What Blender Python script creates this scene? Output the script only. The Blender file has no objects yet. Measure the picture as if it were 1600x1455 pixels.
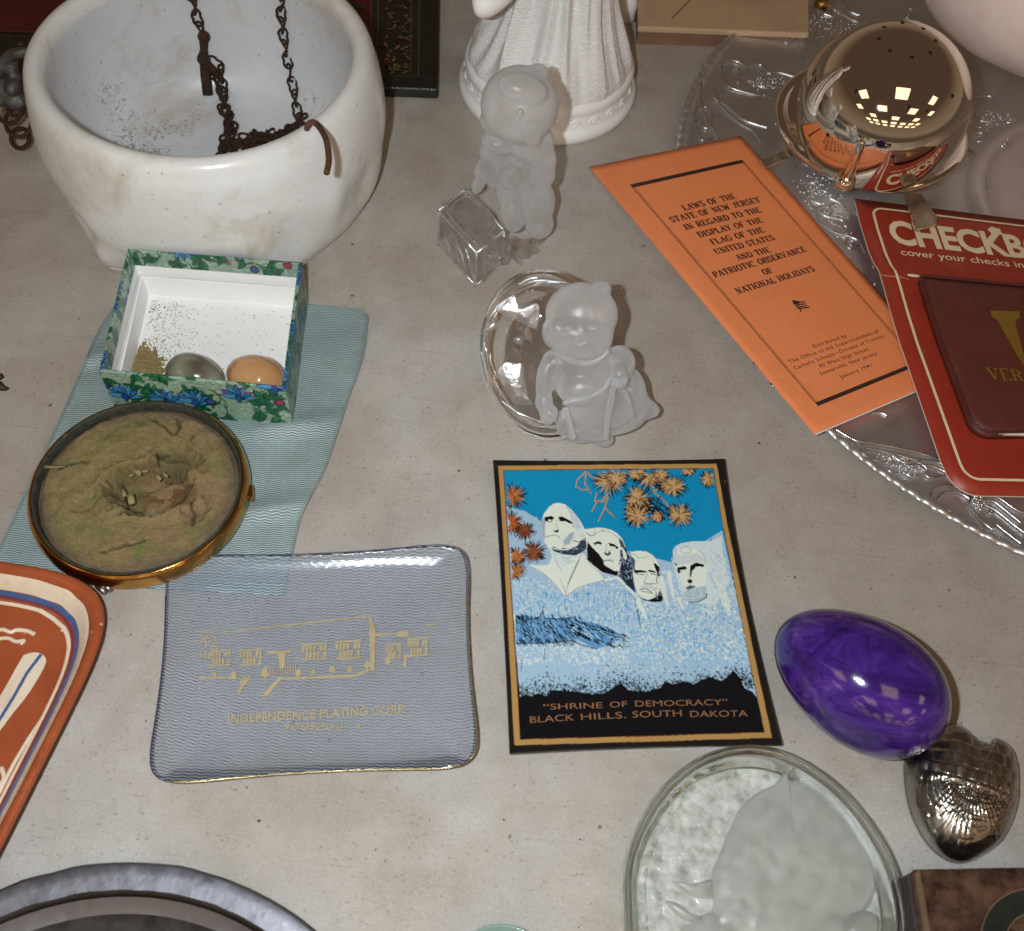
import bpy, bmesh, math, random
import numpy as np
from mathutils import Vector, Matrix, Quaternion
random.seed(7); rng = np.random.default_rng(7)
C = bpy.context.scene.collection
PI = math.pi
# ------------------------------------------------------------------ camera
FPX, PITCH, ROLL, CAMH = 1650.0, math.radians(56.5), math.radians(5.8), 0.5
fwd = np.array([0, math.cos(PITCH), -math.sin(PITCH)])
_R0 = np.array([1.0, 0, 0]); _U0 = np.cross(_R0, fwd)
RT = math.cos(ROLL)*_R0 + math.sin(ROLL)*_U0
UP = -math.sin(ROLL)*_R0 + math.cos(ROLL)*_U0
EYE = np.array([0, 0, CAMH])
cam = bpy.data.cameras.new('camera'); camo = bpy.data.objects.new('camera', cam); C.objects.link(camo)
M = Matrix(((RT[0], UP[0], -fwd[0], EYE[0]), (RT[1], UP[1], -fwd[1], EYE[1]), (RT[2], UP[2], -fwd[2], EYE[2]), (0, 0, 0, 1)))
camo.matrix_world = M
cam.sensor_fit = 'HORIZONTAL'; cam.sensor_width = 36.0; cam.lens = 36.0*FPX/1600
cam.clip_start = 0.01; cam.clip_end = 100
cam.dof.use_dof = True; cam.dof.focus_distance = 0.62; cam.dof.aperture_fstop = 13
bpy.context.scene.camera = camo
# ------------------------------------------------------------------ light
scn = bpy.context.scene
w = bpy.data.worlds.new('World'); scn.world = w; w.use_nodes = True
nt = w.node_tree; bg = nt.nodes['Background']
tc = nt.nodes.new('ShaderNodeTexCoord'); sx = nt.nodes.new('ShaderNodeSeparateXYZ'); cr = nt.nodes.new('ShaderNodeValToRGB')
nt.links.new(tc.outputs['Generated'], sx.inputs[0]); nt.links.new(sx.outputs['Z'], cr.inputs[0]); nt.links.new(cr.outputs[0], bg.inputs[0])
cr.color_ramp.elements[0].position = 0.0; cr.color_ramp.elements[0].color = (.075, .055, .038, 1)
e_ = cr.color_ramp.elements.new(.06); e_.color = (.20, .145, .095, 1); e_ = cr.color_ramp.elements.new(.22); e_.color = (.16, .112, .070, 1)
e_ = cr.color_ramp.elements[3]; e_.position = 0.42; e_.color = (.068, .043, .026, 1)
bg.inputs[1].default_value = 1.0
def lamp(name, kind, loc, energy, color, size=0.1, size_y=None, rot=(0, 0, 0)):
    l = bpy.data.lights.new(name, kind); o = bpy.data.objects.new(name, l); C.objects.link(o)
    o.location = loc; o.rotation_euler = rot; l.energy = energy; l.color = color
    if kind == 'AREA':
        l.shape = 'RECTANGLE'; l.size = size; l.size_y = size_y or size
    else: l.shadow_soft_size = size
    return o
fl = EYE - 0.047*RT + 0.012*UP
fo_ = lamp('camera_flash', 'AREA', tuple(fl), 2.80, (.88, .96, 1.0), 0.013)
fo_.data.size_y = .010; fo_.rotation_euler = M.to_3x3().to_euler()
for ix in range(-3, 4):
    for iy in range(0, 5):
        if (ix+iy) % 2 == 0 or iy > 2:
            lamp('ceiling_panel', 'AREA', (ix*1.35+.5, -0.9-iy*1.55, 2.3), 4.4, (1.0, .70, .42), .80, .80)
scn.view_settings.view_transform = 'Standard'; scn.view_settings.look = 'None'
scn.view_settings.exposure = 0.08; scn.view_settings.gamma = 1
try: scn.cycles.max_bounces = 14; scn.cycles.transparent_max_bounces = 16; scn.cycles.transmission_bounces = 12
except Exception: pass
# ------------------------------------------------------------------ pixel <-> place
def _ray(x, y): return (x-800)/FPX*RT - (y-727.5)/FPX*UP + fwd
def P(x, y, z=0.0):
    d = _ray(x, y); return EYE + d*((z-CAMH)/d[2])
def PY(x, y, y0):
    d = _ray(x, y); return EYE + d*(y0/d[1])
def PPL(x, y, n, c):
    d = _ray(x, y); n = np.asarray(n, float); return EYE + d*(((np.asarray(c)-EYE)@n)/(d@n))
def J(q):
    d = np.asarray(q, float)-EYE; k = d@fwd
    return 800+FPX*(d@RT)/k, 727.5-FPX*(d@UP)/k
def homog(src, dst):
    A = []; b = []
    for (x, y), (X, Y) in zip(src, dst):
        A.append([x, y, 1, 0, 0, 0, -X*x, -X*y]); b.append(X)
        A.append([0, 0, 0, x, y, 1, -Y*x, -Y*y]); b.append(Y)
    h = np.append(np.linalg.solve(np.array(A, float), np.array(b, float)), 1).reshape(3, 3)
    def f(x, y):
        q = h @ np.array([x, y, 1.0]); return q[0]/q[2], q[1]/q[2]
    return f
SQ = [(0, 0), (1, 0), (1, 1), (0, 1)]
def lin(c): 
    c = np.asarray(c, float)/255.0
    return np.where(c <= .04045, c/12.92, ((c+.055)/1.055)**2.4)
def A(r, g, b, k=1.6):
    v = lin((r, g, b))*k*np.array([1.0, 1.08, 1.15]); return tuple(np.clip(v, .002, .86))
# ------------------------------------------------------------------ materials
def newmat(name):
    m = bpy.data.materials.new(name); m.use_nodes = True; m.node_tree.nodes.clear(); return m, m.node_tree.nodes, m.node_tree.links
def N(nodes, typ, **kw):
    n = nodes.new('ShaderNode'+typ)
    for k, v in kw.items():
        if k in n.inputs: n.inputs[k].default_value = v
        else: setattr(n, k, v)
    return n
def ramp(nodes, links, fac, stops):
    r = nodes.new('ShaderNodeValToRGB'); e = r.color_ramp.elements
    while len(e) < len(stops): e.new(.5)
    for i, (p, c) in enumerate(stops):
        e[i].position = p; e[i].color = tuple(c)+(1,) if len(c) == 3 else c
    links.new(fac, r.inputs[0]); return r
def g3(v): return (v, v, v)
def mixc(nodes, links, fac, a, b, mode='MIX'):
    m = nodes.new('ShaderNodeMix'); m.data_type = 'RGBA'; m.blend_type = mode
    for i, s in ((0, fac), (6, a), (7, b)):
        if hasattr(s, 'links'): links.new(s, m.inputs[i])
        elif i == 0: m.inputs[0].default_value = s
        else: m.inputs[i].default_value = tuple(s)+(1,)
    return m.outputs[2]
def noise(nodes, links, vec, scale, detail=6, rough=.6, dist=0):
    n = N(nodes, 'TexNoise', Scale=scale, Detail=detail, Roughness=rough, Distortion=dist)
    if vec is not None: links.new(vec, n.inputs['Vector'])
    return n.outputs['Fac']
def mat(name, col, rough=.5, metal=0, var=.15, vs=60, bump=.0, bs=400, spec=.5, attr=None, coat=0, rvar=.1, dirt=None, dirt_s=25, dirt_amt=.5, extra=None, sss=0):
    m, n, l = newmat(name)
    o = n.new('ShaderNodeOutputMaterial'); p = n.new('ShaderNodeBsdfPrincipled'); l.new(p.outputs[0], o.inputs[0])
    g = n.new('ShaderNodeTexCoord'); vec = g.outputs['Object']
    if attr: a = N(n, 'VertexColor'); a.layer_name = attr; base = a.outputs[0]
    else: base = col
    f = noise(n, l, vec, vs)
    lo = ramp(n, l, f, [(.25, g3(1-var)), (.75, g3(1+var*.6))])
    c = mixc(n, l, 1.0, base, lo.outputs[0], 'MULTIPLY')
    if dirt:
        d = noise(n, l, vec, dirt_s, 8, .7, .3); dr = ramp(n, l, d, [(.5, (0, 0, 0)), (.72, g3(dirt_amt))])
        c = mixc(n, l, dr.outputs[0], c, dirt)
    l.new(c, p.inputs['Base Color'])
    p.inputs['Metallic'].default_value = metal; p.inputs['Specular IOR Level'].default_value = spec
    rr = ramp(n, l, noise(n, l, vec, vs*2.3), [(.3, g3(max(.02, rough-rvar))), (.7, g3(min(1, rough+rvar)))]); l.new(rr.outputs[0], p.inputs['Roughness'])
    if coat: p.inputs['Coat Weight'].default_value = coat; p.inputs['Coat Roughness'].default_value = .06
    if sss: p.inputs['Subsurface Weight'].default_value = sss; p.inputs['Subsurface Scale'].default_value = .004
    if bump:
        b = N(n, 'Bump', Strength=bump, Distance=.001); l.new(noise(n, l, vec, bs, 4), b.inputs['Height']); l.new(b.outputs[0], p.inputs['Normal'])
    if extra: extra(m, n, l, p, vec, c)
    return m
def wear(amt=.5, tone=(.55, .52, .48), th=.66):
    def f(m, n, l, p, vec, c):
        mp = N(n, 'Mapping'); mp.inputs['Scale'].default_value = (1, .25, 1); mp.inputs['Rotation'].default_value = (0, 0, .6); l.new(vec, mp.inputs[0])
        a = ramp(n, l, noise(n, l, mp.outputs[0], 300, 8, .8), [(th, (0, 0, 0)), (th+.03, g3(amt))]); b = ramp(n, l, noise(n, l, vec, 24, 3), [(.45, (0, 0, 0)), (.6, g3(1))]); k = mixc(n, l, 1.0, a.outputs[0], b.outputs[0], 'MULTIPLY'); l.new(mixc(n, l, k, c, tone), p.inputs['Base Color'])
    return f
# ------------------------------------------------------------------ mesh helpers
def link(name, me, m=None, parent=None, smooth=True):
    ob = bpy.data.objects.new(name, me); C.objects.link(ob)
    if m:
        for mm in (m if isinstance(m, (list, tuple)) else [m]): me.materials.append(mm)
    if smooth and len(me.polygons): me.polygons.foreach_set('use_smooth', [True]*len(me.polygons))
    if parent is not None:
        ob.parent = parent
        base = parent
        off = Vector((0, 0, 0))
        while base is not None:
            off += base.location; base = base.parent
        ob.location = -off
    return ob
def mesh(name, V, F, m=None, parent=None, smooth=True):
    me = bpy.data.meshes.new(name)
    me.from_pydata([tuple(map(float, v)) for v in V], [], [tuple(map(int, f)) for f in F]); me.update()
    return link(name, me, m, parent, smooth)
def thing(name, label, cat, loc=(0, 0, 0), group=None):
    o = bpy.data.objects.new(name, None); C.objects.link(o); o.location = tuple(map(float, loc)); o.empty_display_size = .02
    return tag(o, label, cat, group)
def tag(o, label, cat, group=None):
    o['label'] = label; o['category'] = cat
    if group: o['group'] = group
    return o
def recenter(o):
    me = o.data; co = np.empty(len(me.vertices)*3); me.vertices.foreach_get('co', co); co = co.reshape(-1, 3)
    c = co.mean(0); c[2] = co[:, 2].min(); co -= c; me.vertices.foreach_set('co', co.ravel()); o.location = tuple(c); me.update(); return o
def gridF(nu, nv, cu=False, cv=False):
    F = []
    for j in range(nv if cv else nv-1):
        for i in range(nu if cu else nu-1):
            a = j*nu+i; b = j*nu+(i+1) % nu; c = ((j+1) % nv)*nu+(i+1) % nu; d = ((j+1) % nv)*nu+i
            F.append((a, b, c, d))
    return F
def lathe(name, prof, c=(0, 0, 0), n=64, m=None, parent=None, fn=None, smooth=True, arc=None):
    V = []
    for (r, z) in prof:
        for k in range(n):
            t = 2*PI*k/n; rr, zz = (r, z) if fn is None else fn(r, z, t)
            V.append((c[0]+rr*math.cos(t), c[1]+rr*math.sin(t), c[2]+zz))
    return mesh(name, V, gridF(n, len(prof), True), m, parent, smooth)
def tube(path, r, seg=8, closed=False, caps=True):
    P3 = [np.asarray(p, float) for p in path]; n = len(P3); V = []; F = []; prev = None
    for i in range(n):
        a = P3[(i-1) % n] if (closed or i > 0) else P3[0]; b = P3[(i+1) % n] if (closed or i < n-1) else P3[-1]
        t = b-a; t /= (np.linalg.norm(t)+1e-12)
        if prev is None: ref = np.array([0, 0, 1.0]) if abs(t[2]) < .9 else np.array([1.0, 0, 0]); u = np.cross(t, ref)
        else: u = prev - t*(prev@t)
        u /= (np.linalg.norm(u)+1e-12); prev = u; v = np.cross(t, u)
        rr = r[i] if hasattr(r, '__len__') else r
        for k in range(seg):
            q = 2*PI*k/seg; V.append(P3[i]+rr*(math.cos(q)*u+math.sin(q)*v))
    F = gridF(seg, n, True, closed)
    if not closed and caps: F += [tuple(range(seg))[::-1], tuple(range((n-1)*seg, n*seg))]
    return V, F
def merge(parts):
    V = []; F = []
    for v, f in parts:
        o = len(V); V += list(v); F += [tuple(i+o for i in g) for g in f]
    return V, F
def smooth_path(pts, k=8, closed=False):
    p = [np.asarray(q, float) for q in pts]; n = len(p); out = []
    for i in range(n if closed else n-1):
        p0 = p[(i-1) % n] if (closed or i > 0) else p[0]; p1 = p[i]; p2 = p[(i+1) % n]; p3 = p[(i+2) % n] if (closed or i < n-2) else p[-1]
        for j in range(k):
            t = j/k; out.append(.5*((2*p1)+(-p0+p2)*t+(2*p0-5*p1+4*p2-p3)*t*t+(-p0+3*p1-3*p2+p3)*t**3))
    if not closed: out.append(p[-1])
    return out
def ball(c, r, rot=None, seg=20, rings=12):
    r = np.asarray(r if hasattr(r, '__len__') else (r, r, r), float); V = []
    for j in range(rings+1):
        ph = PI*j/rings
        for i in range(seg):
            t = 2*PI*i/seg; q = np.array([math.sin(ph)*math.cos(t), math.sin(ph)*math.sin(t), math.cos(ph)])*r
            if rot is not None: q = rot @ q
            V.append(np.asarray(c)+q)
    F = gridF(seg, rings+1, True); return V, [f[::-1] for f in F]
def rotz(a): c, s = math.cos(a), math.sin(a); return np.array([[c, -s, 0], [s, c, 0], [0, 0, 1.0]])
def rotx(a): c, s = math.cos(a), math.sin(a); return np.array([[1.0, 0, 0], [0, c, -s], [0, s, c]])
def roty(a): c, s = math.cos(a), math.sin(a); return np.array([[c, 0, s], [0, 1.0, 0], [-s, 0, c]])
def slab(name, top, nu, nv, thick, m, parent=None, smooth=True, down=None):
    """closed sheet: top points (nv x nu list), bottom shifted down"""
    T = [np.asarray(p, float) for p in top]; n = nu*nv; d = np.array([0, 0, -thick])
    V = T+[p+d for p in T]; F = gridF(nu, nv); F = [f[::-1] for f in F]+[tuple(i+n for i in f) for f in F]
    def side(a, b): F.append((a, b, b+n, a+n))
    for i in range(nu-1): side(i, i+1); side((nv-1)*nu+i+1, (nv-1)*nu+i)
    for j in range(nv-1): side((j+1)*nu, j*nu); side(j*nu+nu-1, (j+1)*nu+nu-1)
    return mesh(name, V, F, m, parent, smooth)
def boxm(corners_top, z0, z1):
    V = [(p[0], p[1], z1) for p in corners_top]+[(p[0], p[1], z0) for p in corners_top]; n = len(corners_top)
    F = [tuple(range(n)), tuple(range(2*n-1, n-1, -1))]+[(i, i+n, (i+1) % n+n, (i+1) % n) for i in range(n)]
    return V, F
def bevel(o, wd=.001, seg=2):
    b = o.modifiers.new('bevel', 'BEVEL'); b.width = wd; b.segments = seg; b.limit_method = 'ANGLE'; b.angle_limit = .6; return o
def sub(o, n=1):
    s = o.modifiers.new('sub', 'SUBSURF'); s.levels = n; s.render_levels = n; return o
def remesh(o, vs=.0009, it=5, f=.5):
    r = o.modifiers.new('remesh', 'REMESH'); r.mode = 'VOXEL'; r.voxel_size = vs; r.use_smooth_shade = True
    s = o.modifiers.new('smooth', 'SMOOTH'); s.iterations = it; s.factor = f; return o
def vcol(o, cols):
    a = o.data.color_attributes.new('Col', 'FLOAT_COLOR', 'POINT'); c = np.ones((len(o.data.vertices), 4)); c[:len(cols), :3] = cols; a.data.foreach_set('color', c.ravel())
# value noise for displacement
_perm = rng.random((257, 257))
def vn(x, y):
    x = np.asarray(x, float); y = np.asarray(y, float); xi = np.floor(x).astype(int); yi = np.floor(y).astype(int); fx = x-xi; fy = y-yi
    fx = fx*fx*(3-2*fx); fy = fy*fy*(3-2*fy); xi %= 256; yi %= 256
    a = _perm[xi, yi]; b = _perm[xi+1, yi]; c = _perm[xi, yi+1]; d = _perm[xi+1, yi+1]
    return (a*(1-fx)+b*fx)*(1-fy)+(c*(1-fx)+d*fx)*fy
def fbm(x, y, o=4):
    s = 0; a = .5
    for i in range(o): s = s+a*vn(x*2**i+17*i, y*2**i+5*i); a *= .5
    return s
# ------------------------------------------------------------------ painting canvas (flat print only)
class Canvas:
    def __init__(s, x0, y0, x1, y1, res, bgc):
        s.x0, s.y0, s.res = x0, y0, res; s.w = int((x1-x0)*res); s.h = int((y1-y0)*res)
        s.a = np.zeros((s.h, s.w, 3)); s.a[:] = lin(bgc)
    def _box(s, pts, pad=0):
        p = np.asarray(pts, float); lo = np.floor((p.min(0)-pad-(s.x0, s.y0))*s.res).astype(int); hi = np.ceil((p.max(0)+pad-(s.x0, s.y0))*s.res).astype(int)+1
        ax, ay = max(0, lo[0]), max(0, lo[1]); bx, by = min(s.w, hi[0]), min(s.h, hi[1])
        if ax >= bx or ay >= by: return None
        X, Y = np.meshgrid((np.arange(ax, bx)+.5)/s.res+s.x0, (np.arange(ay, by)+.5)/s.res+s.y0); return ax, ay, bx, by, X, Y
    def inside(s, pts, X, Y):
        r = np.zeros(X.shape, bool); n = len(pts)
        for i in range(n):
            (xa, ya), (xb, yb) = pts[i], pts[(i+1) % n]
            if ya == yb: continue
            r ^= ((ya > Y) != (yb > Y)) & (X < (xb-xa)*(Y-ya)/(yb-ya)+xa)
        return r
    def poly(s, pts, c, mask=None):
        b = s._box(pts)
        if b is None: return
        ax, ay, bx, by, X, Y = b; r = s.inside(pts, X, Y)
        if mask is not None: r &= mask(X, Y)
        s.a[ay:by, ax:bx][r] = lin(c)
    def line(s, pts, wd, c, wd2=None):
        for (p, q) in zip(pts[:-1], pts[1:]):
            w2 = wd if wd2 is None else wd2
            b = s._box([p, q], max(wd, w2))
            if b is None: continue
            ax, ay, bx, by, X, Y = b; dx, dy = q[0]-p[0], q[1]-p[1]; L = dx*dx+dy*dy+1e-9
            t = np.clip(((X-p[0])*dx+(Y-p[1])*dy)/L, 0, 1); d = np.hypot(X-p[0]-t*dx, Y-p[1]-t*dy)
            s.a[ay:by, ax:bx][d < (wd+(w2-wd)*t)/2] = lin(c)
    def ell(s, x, y, rx, ry, c, a=0):
        t = np.linspace(0, 2*PI, 20, endpoint=False); s.poly([(x+rx*math.cos(q)*math.cos(a)-ry*math.sin(q)*math.sin(a), y+rx*math.cos(q)*math.sin(a)+ry*math.sin(q)*math.cos(a)) for q in t], c)
    def sample(s, xy):
        xy = np.asarray(xy, float); X = (xy[:, 0]-s.x0)*s.res-.5; Y = (xy[:, 1]-s.y0)*s.res-.5
        X = np.clip(X, 0, s.w-1.001); Y = np.clip(Y, 0, s.h-1.001); xi = X.astype(int); yi = Y.astype(int); fx = (X-xi)[:, None]; fy = (Y-yi)[:, None]
        a = s.a; x1 = np.minimum(xi+1, s.w-1); y1 = np.minimum(yi+1, s.h-1)
        return (a[yi, xi]*(1-fx)+a[yi, x1]*fx)*(1-fy)+(a[y1, xi]*(1-fx)+a[y1, x1]*fx)*fy
# ------------------------------------------------------------------ lettering
def arc(cx, cy, rx, ry, a0, a1, n=10): return [(cx+rx*math.cos(math.radians(a0+(a1-a0)*i/n)), cy+ry*math.sin(math.radians(a0+(a1-a0)*i/n))) for i in range(n+1)]
# serif capitals: thick strokes T, thin strokes t, serifs at s
GL = {
 'A': (.80, [((.40, 1), (.68, 0), 'T'), ((.40, 1), (.12, 0), 't'), ((.22, .35), (.58, .35), 't'), 's0.12', 's0.68']),
 'B': (.72, [((.18, 0), (.18, 1), 'T'), (arc(.38, .76, .20, .24, 90, -90), 'c'), ((.18, 1), (.38, 1), 't'), ((.18, .52), (.40, .52), 't'), (arc(.40, .26, .24, .26, 90, -90), 'c'), ((.18, 0), (.40, 0), 't'), 's0.15', 'S0.15']),
 'C': (.74, [(arc(.40, .5, .30, .5, 50, 310, 16), 'c'), ((.62, .72), (.62, .98), 't')]),
 'D': (.78, [((.18, 0), (.18, 1), 'T'), (arc(.34, .5, .34, .5, 90, -90, 14), 'c'), ((.1, 1), (.34, 1), 't'), ((.1, 0), (.34, 0), 't')]),
 'E': (.68, [((.18, 0), (.18, 1), 'T'), ((.1, 1), (.58, 1), 't'), ((.18, .5), (.44, .5), 't'), ((.1, 0), (.60, 0), 't'), ((.58, 1), (.58, .76), 't'), ((.61, 0), (.61, .26), 't')]),
 'F': (.64, [((.18, 0), (.18, 1), 'T'), ((.1, 1), (.58, 1), 't'), ((.18, .5), (.44, .5), 't'), ((.58, 1), (.58, .76), 't'), 's0.18']),
 'G': (.80, [(arc(.40, .5, .30, .5, 50, 320, 16), 'c'), ((.62, .72), (.62, .98), 't'), ((.64, .08), (.64, .45), 'T'), ((.48, .45), (.74, .45), 't')]),
 'H': (.84, [((.18, 0), (.18, 1), 'T'), ((.64, 0), (.64, 1), 'T'), ((.18, .5), (.64, .5), 't'), 's0.18', 's0.64', 'S0.18', 'S0.64']),
 'I': (.42, [((.20, 0), (.20, 1), 'T'), 's0.20', 'S0.20']),
 'J': (.56, [((.36, .2), (.36, 1), 'T'), (arc(.22, .18, .14, .18, 0, -180, 8), 't'), 'S0.36']),
 'L': (.66, [((.18, 0), (.18, 1), 'T'), ((.1, 0), (.58, 0), 't'), ((.59, 0), (.59, .28), 't'), 'S0.18']),
 'N': (.82, [((.16, 0), (.16, 1), 't'), ((.16, 1), (.62, 0), 'T'), ((.64, 0), (.64, 1), 't'), 's0.16', 'S0.64', 'S0.14']),
 'O': (.80, [(arc(.40, .5, .29, .5, 0, 360, 22), 'c')]),
 'P': (.68, [((.18, 0), (.18, 1), 'T'), (arc(.38, .74, .22, .26, 90, -90), 'c'), ((.1, 1), (.38, 1), 't'), ((.18, .48), (.38, .48), 't'), 's0.18']),
 'R': (.78, [((.18, 0), (.18, 1), 'T'), (arc(.38, .75, .22, .25, 90, -90), 'c'), ((.1, 1), (.38, 1), 't'), ((.18, .5), (.40, .5), 't'), ((.42, .5), (.64, 0), 'T'), 's0.18', 's0.68']),
 'S': (.64, [(arc(.31, .75, .19, .25, 20, 270, 12)+arc(.31, .25, .21, .25, 90, -160, 12), 'c'), ((.50, .74), (.50, .98), 't'), ((.11, .04), (.11, .28), 't')]),
 'T': (.72, [((.35, 0), (.35, 1), 'T'), ((.06, 1), (.64, 1), 't'), ((.07, 1), (.07, .74), 't'), ((.63, 1), (.63, .74), 't'), 's0.35']),
 'U': (.80, [((.18, .3), (.18, 1), 'T'), (arc(.40, .3, .22, .3, 180, 360, 10), 't'), ((.62, .3), (.62, 1), 't'), 'S0.18', 'S0.62']),
 'V': (.76, [((.12, 1), (.38, 0), 'T'), ((.38, 0), (.62, 1), 't'), 'S0.12', 'S0.62']),
 'W': (1.06, [((.12, 1), (.34, 0), 'T'), ((.34, 0), (.53, .9), 't'), ((.53, .9), (.72, 0), 'T'), ((.72, 0), (.92, 1), 't'), 'S0.12', 'S0.92']),
 'Y': (.74, [((.12, 1), (.36, .45), 'T'), ((.36, .45), (.60, 1), 't'), ((.36, 0), (.36, .45), 'T'), 's0.36', 'S0.12', 'S0.62']),
}
def serif_line(text, T=.17, t=.08):
    """quads in text units (cap height 1); returns verts2d, faces, total width"""
    V = []; F = []; x = 0
    def seg(a, b, wa, wb=None):
        wb = wa if wb is None else wb; d = np.array([b[0]-a[0], b[1]-a[1]]); L = np.linalg.norm(d)+1e-9; nrm = np.array([-d[1], d[0]])/L
        k = len(V); V.extend([(a[0]+nrm[0]*wa/2, a[1]+nrm[1]*wa/2), (a[0]-nrm[0]*wa/2, a[1]-nrm[1]*wa/2), (b[0]-nrm[0]*wb/2, b[1]-nrm[1]*wb/2), (b[0]+nrm[0]*wb/2, b[1]+nrm[1]*wb/2)]); F.append((k, k+1, k+2, k+3))
    for ch in text:
        if ch == ' ': x += .48; continue
        wdt, st = GL[ch]
        for s in st:
            if isinstance(s, str):
                cx = float(s[1:]); yy = 0.03 if s[0] == 's' else .97; seg((x+cx-.15, yy), (x+cx+.15, yy), t)
            elif s[-1] == 'c' or len(s) == 2:
                pts = s[0]
                for a, b in zip(pts[:-1], pts[1:]):
                    d = np.array([b[0]-a[0], b[1]-a[1]]); q = abs(d[1])/(np.linalg.norm(d)+1e-9); wd = (t+(T-t)*q) if s[-1] == 'c' else t
                    seg((x+a[0], a[1]), (x+b[0], b[1]), wd)
            else: seg((x+s[0][0], s[0][1]), (x+s[1][0], s[1][1]), T if s[2] == 'T' else t)
        x += wdt
    return V, F, x
def font_line(text, off=.0, space=1.0):
    cu = bpy.data.curves.new('t', 'FONT'); cu.body = text; cu.offset = off; cu.space_character = space; cu.resolution_u = 3; cu.size = 1.0
    o = bpy.data.objects.new('t', cu); C.objects.link(o); dg = bpy.context.evaluated_depsgraph_get(); dg.update()
    me = bpy.data.meshes.new_from_object(o.evaluated_get(dg)); V = [(v.co.x, v.co.y) for v in me.vertices]; F = [tuple(p.vertices) for p in me.polygons]
    bpy.data.objects.remove(o); bpy.data.meshes.remove(me); bpy.data.curves.remove(cu)
    if not V: return [], [], 1
    xs = [v[0] for v in V]; x0 = min(xs); cap = .70
    return [((a-x0)/cap, b/cap) for a, b in V], F, (max(xs)-x0)/cap
def text_mesh(name, lines, place, m, parent, serif=False, **kw):
    """lines: (text, (x0,y0),(x1,y1), (ux,uy)) in the 2D space of `place(x,y)->world`"""
    VV = []; FF = []
    for (text, a, b, up) in lines:
        V, F, W = serif_line(text, **kw) if serif else font_line(text, **kw)
        o = len(VV)
        for (x, y) in V: VV.append(place(a[0]+(b[0]-a[0])*x/W+up[0]*y, a[1]+(b[1]-a[1])*x/W+up[1]*y))
        FF += [tuple(i+o for i in f) for f in F]
    return mesh(name, VV, FF, m, parent, False)
def strip2(name, polys, place, m, parent, n=1):
    """polygons in 2D mapped to world"""
    VV = []; FF = []
    for pl in polys:
        k = len(VV); VV += [place(x, y) for x, y in pl]; FF.append(tuple(range(k, k+len(pl))))
    return mesh(name, VV, FF, m, parent, False)
def band2(paths, wd, place):
    VV = []; FF = []
    for pt in paths:
        pt = [np.asarray(p, float) for p in pt]
        for i, p in enumerate(pt):
            a = pt[max(0, i-1)]; b = pt[min(len(pt)-1, i+1)]; d = b-a; d /= (np.linalg.norm(d)+1e-9); nrm = np.array([-d[1], d[0]])*wd/2
            VV += [place(*(p+nrm)), place(*(p-nrm))]
            if i: k = len(VV)-4; FF.append((k, k+1, k+3, k+2))
    return VV, FF
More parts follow.
